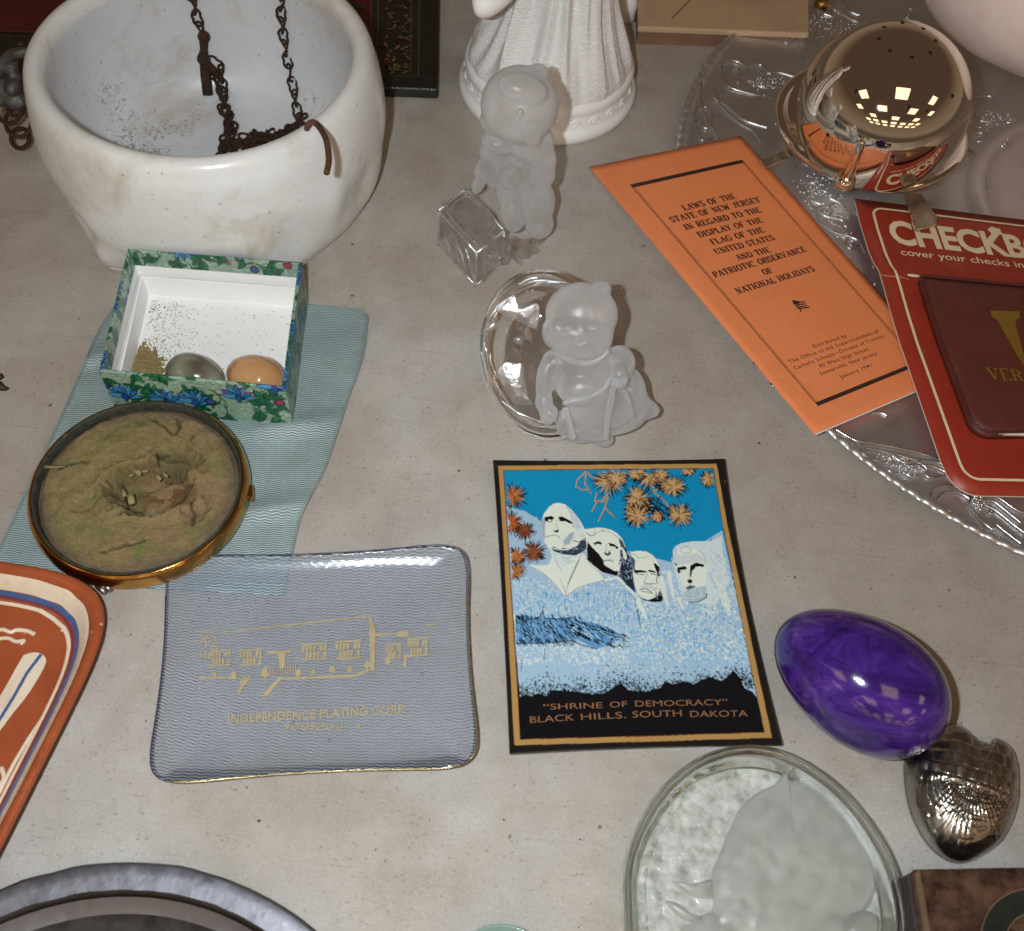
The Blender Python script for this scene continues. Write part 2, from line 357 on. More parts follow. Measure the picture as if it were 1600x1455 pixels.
# ================================================================== TABLE TOP
def table_extra(m, n, l, p, vec, c):
    st = noise(n, l, vec, 5, 6, .6, .4); r = ramp(n, l, st, [(.42, (.74, .66, .58)), (.6, (1, 1, 1))])
    c = mixc(n, l, .8, c, r.outputs[0], 'MULTIPLY')
    gr = ramp(n, l, noise(n, l, vec, 14, 5, .6, .8), [(.5, (1, 1, 1)), (.75, (.80, .80, .82))]); c = mixc(n, l, .7, c, gr.outputs[0], 'MULTIPLY')
    # worn scratches: stretched noise both ways
    for sc, amt in (((9, 420, 1), .30), ((380, 12, 1), .22)):
        mp = N(n, 'Mapping'); mp.inputs['Scale'].default_value = sc; mp.inputs['Rotation'].default_value = (0, 0, .13); l.new(vec, mp.inputs[0])
        s = ramp(n, l, noise(n, l, mp.outputs[0], 1, 4, .7, .2), [(.60, (1, 1, 1)), (.72, (.62, .58, .52))]); c = mixc(n, l, amt, c, s.outputs[0], 'MULTIPLY')
    v = N(n, 'TexVoronoi', Scale=46.0); l.new(vec, v.inputs['Vector']); vr = ramp(n, l, v.outputs['Distance'], [(.028, (.16, .12, .09)), (.06, (1, 1, 1))])
    c = mixc(n, l, .85, c, vr.outputs[0], 'MULTIPLY')
    v2 = N(n, 'TexVoronoi', Scale=130.0); l.new(vec, v2.inputs['Vector']); vr2 = ramp(n, l, v2.outputs['Distance'], [(.05, (.55, .5, .45)), (.12, (1, 1, 1))])
    c = mixc(n, l, .5, c, vr2.outputs[0], 'MULTIPLY')
    wn = noise(n, l, vec, 900, 2, .5); wr = ramp(n, l, wn, [(.66, (1, 1, 1)), (.78, (1.25, 1.25, 1.25))]); c = mixc(n, l, .6, c, wr.outputs[0], 'MULTIPLY')
    mpd = N(n, 'Mapping'); mpd.inputs['Scale'].default_value = (.55, 1, 1); mpd.inputs['Rotation'].default_value = (0, 0, .25); l.new(vec, mpd.inputs[0])
    for sc, r0, r1, colr, th, amt in ((330, .10, .20, (.42, .36, .32), .47, .45), (210, .07, .13, (.30, .25, .22), .50, .5), (560, .14, .26, (.62, .58, .55), .40, .4), (420, .12, .22, (1.35, 1.35, 1.35), .50, .5), (260, .06, .12, (1.5, 1.5, 1.5), .55, .55)):
        v_ = N(n, 'TexVoronoi', Scale=float(sc)); l.new(mpd.outputs[0], v_.inputs['Vector']); a_ = ramp(n, l, v_.outputs['Distance'], [(r0, (1, 1, 1)), (r1, (0, 0, 0))])
        g_ = ramp(n, l, noise(n, l, mpd.outputs[0], sc*.09+3, 3, .6), [(th, (0, 0, 0)), (th+.07, (1, 1, 1))]); k_ = mixc(n, l, 1.0, a_.outputs[0], g_.outputs[0], 'MULTIPLY'); k2 = N(n, 'Math', operation='MULTIPLY'); l.new(k_, k2.inputs[0]); k2.inputs[1].default_value = amt
        mm = mixc(n, l, 1.0, c, colr, 'MULTIPLY'); c = mixc(n, l, k2.outputs[0], c, mm)
    for sc, th, colr in ((26, .60, (.74, .66, .60)), (60, .64, (.70, .60, .52)), (38, .63, (1.12, 1.12, 1.12))):
        s_ = ramp(n, l, noise(n, l, mpd.outputs[0], sc, 12, .82, .15), [(th, (0, 0, 0)), (th+.05, (.55, .55, .55))]); mm = mixc(n, l, 1.0, c, colr, 'MULTIPLY'); c = mixc(n, l, s_.outputs[0], c, mm)
    fg = ramp(n, l, noise(n, l, vec, 900, 3, .6), [(.35, g3(.88)), (.65, g3(1.08))]); c = mixc(n, l, .7, c, fg.outputs[0], 'MULTIPLY')
    bl = ramp(n, l, noise(n, l, vec, 55, 6, .7, .5), [(.36, (.90, .87, .86)), (.64, (1.03, 1.03, 1.03))]); c = mixc(n, l, .6, c, bl.outputs[0], 'MULTIPLY')
    rs = ramp(n, l, noise(n, l, vec, 34, 5, .75, .2), [(.66, (1, 1, 1)), (.74, (.80, .64, .52))]); c = mixc(n, l, .7, c, rs.outputs[0], 'MULTIPLY')
    l.new(c, p.inputs['Base Color'])
m_table = mat('worn laminate', (.50, .478, .447), .42, 0, .06, 30, .12, 400, .45, rvar=.12, extra=table_extra)
V, F = boxm([(-1.3, -.35), (1.3, -.35), (1.3, 1.35), (-1.3, 1.35)], -.03, 0)
o = mesh('table_top', V, F, m_table, None, False); o['kind'] = 'structure'
# crumbs lying on the table
VV, FF = [], []
for i in range(420):
    x, y = rng.uniform(0, 1600), rng.uniform(0, 1455); c = P(x, y); s = rng.uniform(.00018, .0006)*(2.2 if rng.random() < .05 else 1)
    k = len(VV); a = rng.uniform(0, 6.3); ca, sa = math.cos(a), math.sin(a); e = rng.uniform(.5, 1.8)
    for (u, v, z) in ((1, 0, .1), (0, .7, .1), (-1, 0, .1), (0, -.7, .1), (.1, .1, .8)): VV.append((c[0]+s*(u*ca*e-v*sa), c[1]+s*(u*sa*e+v*ca), z*s+.0001))
    FF += [(k, k+1, k+4), (k+1, k+2, k+4), (k+2, k+3, k+4), (k+3, k, k+4)]
m_crumb = mat('crumb', (.05, .035, .025), .9)
o = mesh('crumbs', VV, FF, m_crumb, None, False); o['kind'] = 'stuff'; tag(o, 'tiny dark crumbs and grit scattered over the bare table top', 'crumbs')

# ================================================================== PLANTER BOWL
HB = .10; CB = np.array([-.2105, .5385, 0]); RB = .1008
m_plant = mat('stained white ceramic', A(196, 186, 178, 1.5), .22, 0, .10, 18, .08, 200, .5, rvar=.1, coat=.3)
def plant_extra(m, n, l, p, vec, c, kin=.11, hi=.39):
    # mould specks, dense on the inside floor
    sz_ = n.new('ShaderNodeSeparateXYZ'); l.new(vec, sz_.inputs[0]); ins = N(n, 'Math', operation='MULTIPLY_ADD'); l.new(sz_.outputs['Z'], ins.inputs[0]); ins.inputs[1].default_value = -2.2; ins.inputs[2].default_value = kin; bg_ = noise(n, l, vec, 16, 3, .6); ad = N(n, 'Math', operation='ADD'); l.new(bg_, ad.inputs[0]); l.new(ins.outputs[0], ad.inputs[1]); big = ad.outputs[0]; sp = noise(n, l, vec, 420, 5, .75)
    g = N(n, 'Math', operation='MULTIPLY'); l.new(big, g.inputs[0]); l.new(sp, g.inputs[1])
    r = ramp(n, l, g.outputs[0], [(.335, (1, 1, 1)), (hi, (.36, .32, .29))]); c = mixc(n, l, .85, c, r.outputs[0], 'MULTIPLY')
    st = ramp(n, l, noise(n, l, vec, 22, 6, .7, .5), [(.52, (1, 1, 1)), (.74, (.72, .6, .47))]); c = mixc(n, l, .8, c, st.outputs[0], 'MULTIPLY')
    v = N(n, 'TexVoronoi', Scale=95.0); l.new(vec, v.inputs['Vector']); vr = ramp(n, l, v.outputs['Distance'], [(.05, (.22, .2, .2)), (.1, (1, 1, 1))]); c = mixc(n, l, .5, c, vr.outputs[0], 'MULTIPLY')
    l.new(c, p.inputs['Base Color'])
m_plant_in = mat('mould specked white ceramic', A(186, 182, 180, 1.36), .32, 0, .08, 18, .10, 160, .5, rvar=.08, extra=plant_extra)
m_plant = mat('stained white ceramic', A(192, 186, 179, 1.42), .25, 0, .08, 18, .10, 160, .5, rvar=.08, extra=lambda m, n, l, p, vec, c: plant_extra(m, n, l, p, vec, c, -.045, .40))
def hexr(t, n=6, ph=math.radians(30)):
    a = (t-ph) % (2*PI/n)-PI/n; return math.cos(PI/n)/math.cos(a)
def bowl_fn(r, z, t):
    k = max(0, 1-z/.055)**1.3 if r > .03 else 0
    h = hexr(t, 6, math.radians(0))
    fr = 1/(1+math.exp((math.sin(t)+.45)*9)); rr = r*(1-k)+r*k*(1.10*h*fr+(1-fr)*.97)
    if r > .098 and z < .096:                       # dents and soft folds outside
        q = vn(t*2.1+3, z*30)-.5; rr += .004*q*math.sin(PI*min(1, z/.09))
        for (tt, zz, a, wt, wz) in ((-1.25, .018, -.006, .13, .012), (-2.2, .028, -.006, .16, .010), (-.62, .045, .004, .10, .02), (-.95, .03, -.004, .12, .02), (-2.75, .05, -.003, .15, .03), (-.3, .03, -.004, .12, .02)):
            d = (t-tt+PI) % (2*PI)-PI; rr += a*math.exp(-(d/wt)**2-((z-zz)/wz)**2)
    if z > .09: z = z+.0016*math.sin(2*t+.6)
    return rr, z
prof = [(0, .001), (.05, .001), (.0935, .001), (.0985, .004), (.1025, .010), (.1055, .020), (.1070, .033), (.1078, .046), (.1080, .058), (.1073, .070), (.1058, .082), (.1035, .091), (.1013, .0965), (.0985, .0995), (.0950, .1005), (.0918, .0992), (.0900, .095), (.0898, .088), (.0915, .07), (.0915, .05), (.0895, .032), (.084, .018), (.075, .010), (.06, .007), (.03, .006), (0, .006)]
rp = smooth_path([(a, 0, b) for a, b in prof], 3); prof2 = [(max(0, q[0]), q[2]) for q in rp]
planter = thing('planter_bowl', 'large stained white ceramic hanging planter with a rusty wire hook through its rim', 'planter', CB)
bo_ = lathe('bowl', prof2, CB, 160, [m_plant, m_plant_in], planter, bowl_fn)
for p_ in bo_.data.polygons:
    if p_.index > len(bo_.data.polygons)*.66: p_.material_index = 1
# interior profile for resting the chain
_in = [(r, z) for r, z in prof2[int(len(prof2)*.62):]]
def bowl_in_r(z):
    zs = [.006, .010, .018, .032, .05, .07, .088, .1]; rs = [.06, .075, .084, .0895, .0915, .0915, .0898, .0905]; return float(np.interp(z, zs, rs))
def bowl_hit(px, py, lift=.0025):
    d = _ray(px, py); d = d/np.linalg.norm(d); t = (HB-.001-CAMH)/d[2]
    for i in range(400):
        q = EYE+d*t
        if q[2] < .0065 or (q[2] < HB and np.hypot(*(q-CB)[:2]) > bowl_in_r(q[2]) and q[1] > CB[1]): break
        t += .0006
    return EYE+d*(t-lift)
m_rust = mat('rusted iron', (.060, .034, .022), .75, .3, .6, 500, .8, 2500, .3, dirt=(.16, .065, .03), dirt_s=180, dirt_amt=.6)
m_rusty2 = mat('orange rust wire', (.16, .07, .04), .7, .3, .4, 600, .6, 2500, .3)
_c = lambda x, y: (280+x/5.196, y/5.196)
hk = [PY(*_c(1040, 1090), CB[1]-.078), PY(*_c(1035, 1030), CB[1]-.080), PY(*_c(1075, 995), CB[1]-.088), PY(*_c(1130, 1030), CB[1]-.094), PY(*_c(1190, 1130), CB[1]-.0985), PY(*_c(1215, 1260), CB[1]-.0985), PY(*_c(1195, 1400), CB[1]-.094)]
def snap(px, py, r, z0=.02, z1=.12):   # point on the ray at radius r from the bowl axis, near side
    best = None
    for z in np.linspace(z1, z0, 300):
        q = P(px, py, z)
        if np.hypot(*(q-CB)[:2]) >= r and q[1] < CB[1]+.03: return q
    return P(px, py, .09)
hk = [P(*_c(1035, 1100), .088), P(*_c(1040, 1030), .1025), P(*_c(1080, 992), .1065), P(*_c(1135, 1030), .105), snap(*_c(1190, 1130), .1055), snap(*_c(1213, 1250), .1085), snap(*_c(1212, 1330), .1085), snap(*_c(1196, 1405), .1075)]
V, F = tube(smooth_path(hk, 8), .0017, 10); mesh('wire_hook', V, F, m_rusty2, planter)
# ---- chain links
def link_mesh(L=.0118, W=.0034, r=.00088):
    pts = []
    for i in range(26):
        t = 2*PI*i/26; x = L/2*math.cos(t); y = W*math.sin(t)*(1-.30*math.exp(-(x/.0017)**2)); pts.append((x, y, .0012*math.sin(2*t)))
    V, F = tube(pts, r, 7, True); me = bpy.data.meshes.new('chain_link')
    me.from_pydata([tuple(v) for v in V], [], F); me.update(); me.polygons.foreach_set('use_smooth', [True]*len(F)); me.materials.append(m_rust); return me
LM = link_mesh()
def place_link(parent, a, b, roll, nm='link'):
    a = np.asarray(a); b = np.asarray(b); d = b-a; L = np.linalg.norm(d); x = Vector(d/L); v = Vector(EYE-a).normalized()
    y = v.cross(x).normalized(); z = x.cross(y)
    R3 = Matrix((x, y, z)).transposed(); R3 = R3 @ Matrix.Rotation(roll, 3, 'X'); s = (L+.0032)/.0118
    o = bpy.data.objects.new(nm, LM); C.objects.link(o); o.parent = parent
    o.matrix_local = Matrix.Translation(Vector((a+b)/2)-Vector(parent.location)) @ R3.to_4x4() @ Matrix.Diagonal((s, 1, 1, 1))
def run_chain(parent, pts, step=.0085):
    p = smooth_path(pts, 12); d = [0]
    for a, b in zip(p[:-1], p[1:]): d.append(d[-1]+np.linalg.norm(b-a))
    n = max(1, int(d[-1]/step)); q = [np.array([np.interp(d[-1]*i/n, d, [v[k] for v in p]) for k in range(3)]) for i in range(n+1)]
    for i in range(n): place_link(parent, q[i], q[i+1], (PI/2*.93 if i % 2 else .12)+rng.uniform(-.25, .25))
ch = thing('hanging_chain', 'long dark rusty chain heaped on the floor inside the white planter bowl', 'chain', bowl_hit(400, 230))
Z1 = lambda x, y, l=.003: bowl_hit(280+x/5.196, y/5.196, l)
run_chain(ch, [Z1(60, -90, .004), Z1(110, 0), Z1(130, 110), Z1(165, 210), Z1(190, 300)])
run_chain(ch, [Z1(800, -110, .004), Z1(830, 0), Z1(825, 120), Z1(850, 330), Z1(885, 520), Z1(925, 700), Z1(955, 880), Z1(970, 990), Z1(950, 1090)])
run_chain(ch, [Z1(250, 480, .006), Z1(330, 530, .006), Z1(345, 640, .006), Z1(360, 760, .006), Z1(380, 900, .006), Z1(410, 1060, .007), Z1(440, 1200, .008)])
run_chain(ch, [Z1(205, 520), Z1(290, 660), Z1(370, 780), Z1(350, 900), Z1(430, 960), Z1(400, 1090), Z1(360, 1230)])
run_chain(ch, [Z1(340, 860), Z1(400, 950), Z1(395, 1100, .005)], .008)
pile = []
for i in range(34): t = i/33; pile.append(Z1(340+650*t+45*math.sin(i*2.1), 1225-150*t**1.6-85*abs(math.sin(i*1.7))*(0.5+t*.3), .004+.007*(i % 3)/2))
run_chain(ch, pile, .0082)
for i in range(28):
    x = rng.uniform(350, 1000); y = rng.uniform(1090, 1270) - max(0, (x-500))*.22; a = Z1(x, y, rng.uniform(.003, .010)); d = rng.normal(size=3); d[2] *= .5; d /= np.linalg.norm(d)
    place_link(ch, a, a+d*.0088, rng.uniform(0, 3))
# swivel and hook hanging on the left strand
V, F = merge([tube([Z1(200, 290, .006), Z1(200, 400, .006), Z1(195, 480, .007)], [.0034, .0026, .0038], 10), ball(Z1(200, 300, .007), .0042), ball(Z1(198, 480, .0075), .0045)])
mesh('swivel', V, F, m_rust, ch)
V, F = tube([Z1(200, 500, .008), Z1(215, 620, .008), Z1(232, 775, .008)], [.0028, .0036, .0034], 10); mesh('hook_shank', V, F, m_rust, ch)
V, F = merge([tube([Z1(220, 500, .006), Z1(300, 600, .006), Z1(340, 650, .006)], [.0026, .0022, .002], 8)]); mesh('clasp_arm', V, F, m_rust, ch)
# ---- old clump outside at the left
m_oldmetal = mat('dull pewter', (.13, .12, .115), .45, .6, .5, 300, .6, 900, .5)
cl = thing('chain_hanger', 'dull grey metal hook with rusty links left of the white planter', 'hook', P(20, 200, 0))
L1 = lambda x, y, z: P(x/6.06, y/6.06, z)
V, F = merge([tube(smooth_path([L1(255, 490, .075), L1(190, 500, .076), L1(90, 530, .072), L1(20, 610, .066), L1(-40, 720, .06)], 6), [.0035]*24+[.0045], 10),
              tube(smooth_path([L1(120, 560, .068), L1(110, 660, .062), L1(160, 760, .055), L1(150, 860, .05)], 5), .0042, 10),
              ball(L1(30, 830, .05), (.011, .008, .007)), ball(L1(130, 810, .055), (.005, .008, .005)), ball(L1(-10, 920, .045), (.010, .006, .006)), ball(L1(150, 950, .045), (.008, .007, .006))])
remesh(mesh('hook_casting', V, F, m_oldmetal, cl), .0012, 2)
for (x, y, z, w_) in ((85, 1050, .04, .0075), (175, 1160, .032, .0085), (190, 1310, .022, .006), (150, 1000, .04, .006)):
    c = L1(x, y, z); pts = [c+RT*w_*math.cos(t)+UP*w_*1.1*math.sin(t) for t in np.linspace(0, 2*PI, 20, endpoint=False)]
    V, F = tube(pts, .0014, 7, True); mesh('ring', V, F, m_rust, cl)

# ================================================================== ORNATE DARK BOX (back left)
zb = .009
Hq = homog(SQ, [(-70, -160), (690, -190), (685, 140), (-60, 112)])
def OB(u, v, z=zb): return P(*Hq(u, v), zb)*np.array([1, 1, 0])+np.array([0, 0, z])
m_lac = mat('dark lacquer', (.018, .015, .012), .35, 0, .5, 120, .3, 500, .5, rvar=.12)
m_red = mat('deep red lacquer', (.09, .008, .008), .35, 0, .5, 60, .3, 300, .5)
m_gold_old = mat('tarnished gilding', (.20, .15, .06), .45, .5, .5, 300, .3, 900, .5)
m_leafd = mat('dark teal leaf paint', (.025, .05, .045), .4, 0, .4, 200)
ob = thing('lacquer_box', 'flat black lacquered box with gold border and red panel lying behind the white planter', 'box', OB(.5, .5, 0))
V, F = boxm([OB(0, 0), OB(0, 1), OB(1, 1), OB(1, 0)], 0.0002, zb); bevel(mesh('box_body', V, F, m_lac, ob, False), .002, 3)
pl = lambda u, v: OB(u, v, zb+.0004)
strip2('red_panel', [[(-.0+.04, .1), (.04, .765), (.882, .79), (.882, .1)]], pl, m_red, ob)
bd = []
for a in (.0, .012): bd.append([(.03+a, .1), (.03+a, .79-a*2.2), (.892-a, .80-a*2.2), (.892-a, .1)])
for a in (.0, .014): bd.append([(.02, .945-a*2), (.965-a, .945-a*2), (.965-a, .1)])
V, F = band2(bd, .0022, lambda u, v: OB(u, v, zb+.0007)); mesh('border_line', V, F, m_gold_old, ob, False)
VV, FF = [], []
def leafpoly(cx, cy, L, Wd, a):
    return [(cx+L*math.cos(t)*math.cos(a)-Wd*math.sin(t)*math.sin(a), cy+L*math.cos(t)*math.sin(a)*1.8+Wd*math.sin(t)*math.cos(a)*1.8) for t in np.linspace(0, 2*PI, 9, endpoint=False)]
g1, g2, g3_ = [], [], []
for i in range(300):
    if rng.random() < .45: u = rng.uniform(.902, .952); v = rng.uniform(.12, .93)
    else: u = rng.uniform(.03, .95); v = rng.uniform(.825, .915)
    q = leafpoly(u, v, rng.uniform(.003, .007), rng.uniform(.0012, .003), rng.uniform(0, 3.1)); (g1 if rng.random() < .65 else g3_).append(q)
for i in range(60): g2.append(leafpoly(rng.uniform(.06, .87), rng.uniform(.15, .74), rng.uniform(.01, .03), rng.uniform(.004, .01), rng.uniform(0, 3.1)))
strip2('gilt_leaf_border', g1, lambda u, v: OB(u, v, zb+.0005), m_gold_old, ob)['kind'] = 'stuff'
strip2('painted_blossom', g3_, lambda u, v: OB(u, v, zb+.0006), mat('faded pink', (.22, .09, .07), .5), ob)['kind'] = 'stuff'
strip2('painted_leaf', g2, lambda u, v: OB(u, v, zb+.0008), m_leafd, ob)['kind'] = 'stuff'

# ================================================================== STATUE BASE
CS = np.array([-.0025, .6680, 0])
def stat_extra(m, n, l, p, vec, c):
    wv = N(n, 'TexWave', Scale=190.0, Distortion=9.0, Detail=2.0); wv.bands_direction = 'Z'; wv.inputs['Detail Scale'].default_value = 2.2; l.new(vec, wv.inputs['Vector'])
    b = N(n, 'Bump', Strength=.55, Distance=.0012); l.new(wv.outputs['Fac'], b.inputs['Height']); l.new(b.outputs[0], p.inputs['Normal'])
m_stat = mat('knitted white bisque', A(212, 208, 208, 1.75), .55, 0, .05, 40, 0, 300, .4, extra=stat_extra)
m_stat2 = mat('white bisque', A(212, 208, 208, 1.75), .5, 0, .05, 40, .08, 300, .4)
def sk_fn(r, z, t):
    k = math.sin(min(1, max(0, (z-.026)/.03))*PI/2) if z < .15 else max(0, 1-(z-.15)/.03)
    f = .0022*math.sin(9*t+1.0+2*math.sin(z*22))+.0016*math.sin(15*t+2.2)+.0012*math.sin(23*t-z*60)
    ridge = .0035*(math.exp(-((t-5.25-.8*(z-.05))/.06)**2)+math.exp(-((t-5.50-1.4*(z-.05))/.05)**2)+math.exp(-((t-4.95+.6*(z-.05))/.05)**2)+math.exp(-((t-4.1+2*(z-.05))/.06)**2)+math.exp(-((t-5.8-2*(z-.05))/.05)**2))
    return r+k*(f+ridge*1.1), z
st = thing('robed_statue', 'white statue in a long pleated robe on a round carved base', 'statue', CS)
lathe('carved_base', [(0, 0), (.062, 0), (.0648, .002), (.0655, .006), (.0648, .0095), (.0630, .0105), (.0622, .0125), (.0615, .018), (.0605, .0205), (.0612, .0225), (.0618, .0255), (.0600, .0285), (.057, .030), (0, .030)], CS, 120, m_stat2, st)
rp = smooth_path([(.0595, 0, .026), (.0575, 0, .034), (.0520, 0, .045), (.0455, 0, .060), (.0395, 0, .078), (.0350, 0, .10), (.032, 0, .125), (.030, 0, .15), (.031, 0, .17), (.026, 0, .185), (.012, 0, .193), (.009, 0, .20), (.014, 0, .21), (.016, 0, .222), (.012, 0, .236), (0, 0, .24)], 4)
lathe('pleated_robe', [(max(0, q[0]), q[2]) for q in rp], CS, 220, m_stat, st, sk_fn)
V, F = tube(smooth_path([P(738, 8, .11), P(760, 2, .112), P(790, -25, .118), P(805, -60, .125)], 6), [.004, .006, .0075, .0085, .009]+[.010]*14, 12); sub(mesh('sleeve', V, F, m_stat2, st), 1)
# carved scroll ornament round the base
VVp = []
for k in range(26):
    t0 = 2*PI*k/26
    pts = []
    for j in range(22):
        a = j/21*2.2*2*PI*.55; rr = .0038*(1-j/26)
        tt = t0+rr*math.cos(a)/.0615*1.15; zz = .0158+rr*.85*math.sin(a); R_ = .0622-(zz-.0125)*.13
        pts.append((CS[0]+R_*math.cos(tt), CS[1]+R_*math.sin(tt), zz))
    VVp.append(tube(pts, .0007, 5))
o = mesh('carved_scroll', *merge(VVp), m_stat2, st); o['kind'] = 'stuff'

# ================================================================== TAN BOX, WHITE BLOCK, PINK THING (back right)
m_tan = mat('tan board', A(158, 128, 100, 1.7), .6, 0, .12, 25, .15, 300, .3, dirt=(.30, .2, .12), dirt_s=18, dirt_amt=.35)
m_tanside = mat('brown board edge', A(108, 78, 60, 1.6), .7, 0, .2, 60, .2, 400, .3)
tb = thing('tan_box', 'tan box with a scratched pale lid behind the silver tray', 'box', P(1100, 60, 0))
Hq2 = homog(SQ, [(998, -120), (1260, -110), (1262, 50), (999, 40)])
TB = lambda u, v, z: P(*Hq2(u, v), .016)*np.array([1, 1, 0])+np.array([0, 0, z])
V, F = boxm([TB(0, 0, 0), TB(0, 1, 0), TB(1, 1, 0), TB(1, 0, 0)], .0, .011); mesh('box_side', V, F, m_tanside, tb, False)
V, F = boxm([TB(-.008, 0, 0), TB(-.008, 1.012, 0), TB(1.01, 1.012, 0), TB(1.01, 0, 0)], .011, .016); bevel(mesh('lid', V, F, m_tan, tb, False), .0012, 2)
V, F = band2([[(.19, .93), (.30, .74), (.42, .52), (.55, .3)]], .008, lambda u, v: TB(u, v, .0164)); mesh('scratch', V, F, m_tanside, tb, False)
m_dk = mat('dark grey plastic', (.03, .03, .032), .5)
o1 = thing('small_white_bottle', 'small off-white bottle cap end between the statue and the tan box', 'bottle', P(978, 30, 0))
q = P(978, 20, .012); lathe('bottle_base', [(0, 0), (.0065, 0), (.0075, .002), (.0078, .012), (.0068, .02), (.005, .024), (0, .025)], (P(977, 30, 0)[0], P(977, 30, 0)[1], 0), 32, m_stat2, o1)
lathe('dark_neck', [(.0045, .024), (.0045, .034), (.006, .036), (.006, .045), (0, .046)], (P(977, 30, 0)[0], P(977, 30, 0)[1], 0), 24, m_dk, o1)
V, F = boxm([P(986, -80, 0), P(986, 34, 0), P(997, 36, 0), P(997, -80, 0)], 0, .012); o = mesh('dark_strip', V, F, m_dk, None, False); recenter(bevel(o, .0006)); tag(o, 'narrow dark strip standing against the left side of the tan box', 'strip')
m_pink = mat('pink glazed pottery', A(196, 160, 150, 1.9), .5, 0, .10, 14, .05, 200, .35, dirt=(.42, .2, .2), dirt_s=16, dirt_amt=.3)
pk = P(1668, -35, .085)
V, F = ball(pk, (.105, .088, .062), rotz(-.35), 64, 40); V = [v+0.0012*np.array([0, 0, 1])*math.sin(v[0]*90+v[1]*60) for v in V]
o = mesh('pink_vessel', V, F, m_pink); recenter(o); tag(o, 'large smooth pink rounded vessel resting on the silver tray behind the chrome dome', 'vessel')

# ================================================================== SILVER TRAY
CT = np.array([.4035, .5845, 0]); RTY = .3105
def silver_extra(m, n, l, p, vec, c):
    mp = N(n, 'Mapping'); mp.inputs['Scale'].default_value = (25, 700, 1); mp.inputs['Rotation'].default_value = (0, 0, .5); l.new(vec, mp.inputs[0])
    nb = noise(n, l, mp.outputs[0], 1, 3, .6); b = N(n, 'Bump', Strength=.12, Distance=.0006); l.new(nb, b.inputs['Height']); l.new(b.outputs[0], p.inputs['Normal'])
m_silver = mat('brushed aluminium', (.76, .75, .76), .43, .93, .12, 22, 0, 300, .5, rvar=.07, extra=silver_extra)
m_emb = mat('embossed aluminium', (.72, .72, .74), .30, 1, .05, 50)
def rim_fn(r, z, t):
    if r > RTY-.0062:
        s = abs(math.sin(t*104))**.6; k = min(1, (r-(RTY-.0062))/.003); return r+.0006*s*k, z+.0019*s*k
    return r, z
tr = thing('silver_tray', 'large round silver aluminium tray with embossed flowers and crimped edge under the red card', 'tray', CT)
prof = [(0, .006), (.080, .006), (.090, .0065), (.094, .010), (.098, .0125), (.103, .0125), (.107, .010), (.112, .008), (.16, .0078), (.22, .0082), (.262, .009), (.285, .0096), (.2985, .0104), (.3035, .0106), (RTY-.0055, .0106), (RTY-.0045, .0116), (RTY-.002, .0122), (RTY, .0116), (RTY+.0016, .0104), (RTY+.0012, .0102), (RTY-.003, .0090), (.28, .0076), (.2, .005), (.1, .004), (0, .004)]
lathe('tray_plate', prof, CT, 1040, m_silver, tr, rim_fn)
# embossed ornament: traced flourishes, repeated round the broad border
def tz(q):
    r = np.hypot(q[0]-CT[0], q[1]-CT[1]); return float(np.interp(r, [0, .085, .094, .100, .107, .112, .16, .262, .2985, RTY], [.006, .0065, .010, .0125, .010, .008, .0078, .009, .0116, .0128]))
def on_tray(x, y):
    q = P(x, y, .009); q[2] = tz(q)+.0002; return q
a7 = lambda x, y: (1280+x/5.0, 640+y/5.0)
a4 = lambda x, y: (1050+x/2.909, y/2.909)
fl1 = [[(150, 200), (290, 270), (420, 285), (600, 315), (750, 345), (880, 380), (970, 395)], [(120, 185), (200, 235), (270, 270), (320, 320)], [(350, 325), (450, 340), (560, 370), (620, 375), (760, 420)], [(780, 405), (900, 415), (990, 460), (1080, 520), (1150, 600), (1215, 690)],
       [(300, 335), (330, 370), (400, 420), (520, 435), (600, 430)], [(660, 455), (740, 450), (850, 450), (940, 480), (1040, 545), (1140, 640)], [(510, 490), (540, 515), (590, 520)], [(660, 520), (700, 545), (770, 535)], [(810, 515), (840, 545), (890, 545), (960, 530), (1060, 570), (1150, 660), (1210, 700)],
       [(850, 690), (870, 640), (930, 615), (1020, 615), (1100, 635), (1160, 700)], [(900, 720), (960, 670), (1040, 660), (1110, 680), (1160, 715)], [(1150, 760), (1200, 830), (1280, 920), (1330, 960)], [(1160, 740), (1180, 690), (1240, 670), (1330, 680), (1410, 710), (1490, 770), (1560, 810), (1640, 830)],
       [(1270, 720), (1350, 730), (1430, 790), (1500, 850), (1560, 900)], [(1280, 760), (1360, 800), (1450, 870), (1520, 930), (1600, 990)], [(1370, 920), (1450, 990), (1550, 1070)], [(1120, 560), (1180, 620), (1230, 690)], [(1190, 580), (1230, 640), (1240, 680)], [(400, 30), (470, 30), (520, 55)],
       [(1310, 815), (1330, 800), (1345, 820), (1325, 832), (1310, 815)], [(560, 380), (620, 420), (700, 440)], [(680, 420), (760, 430), (830, 470)]]
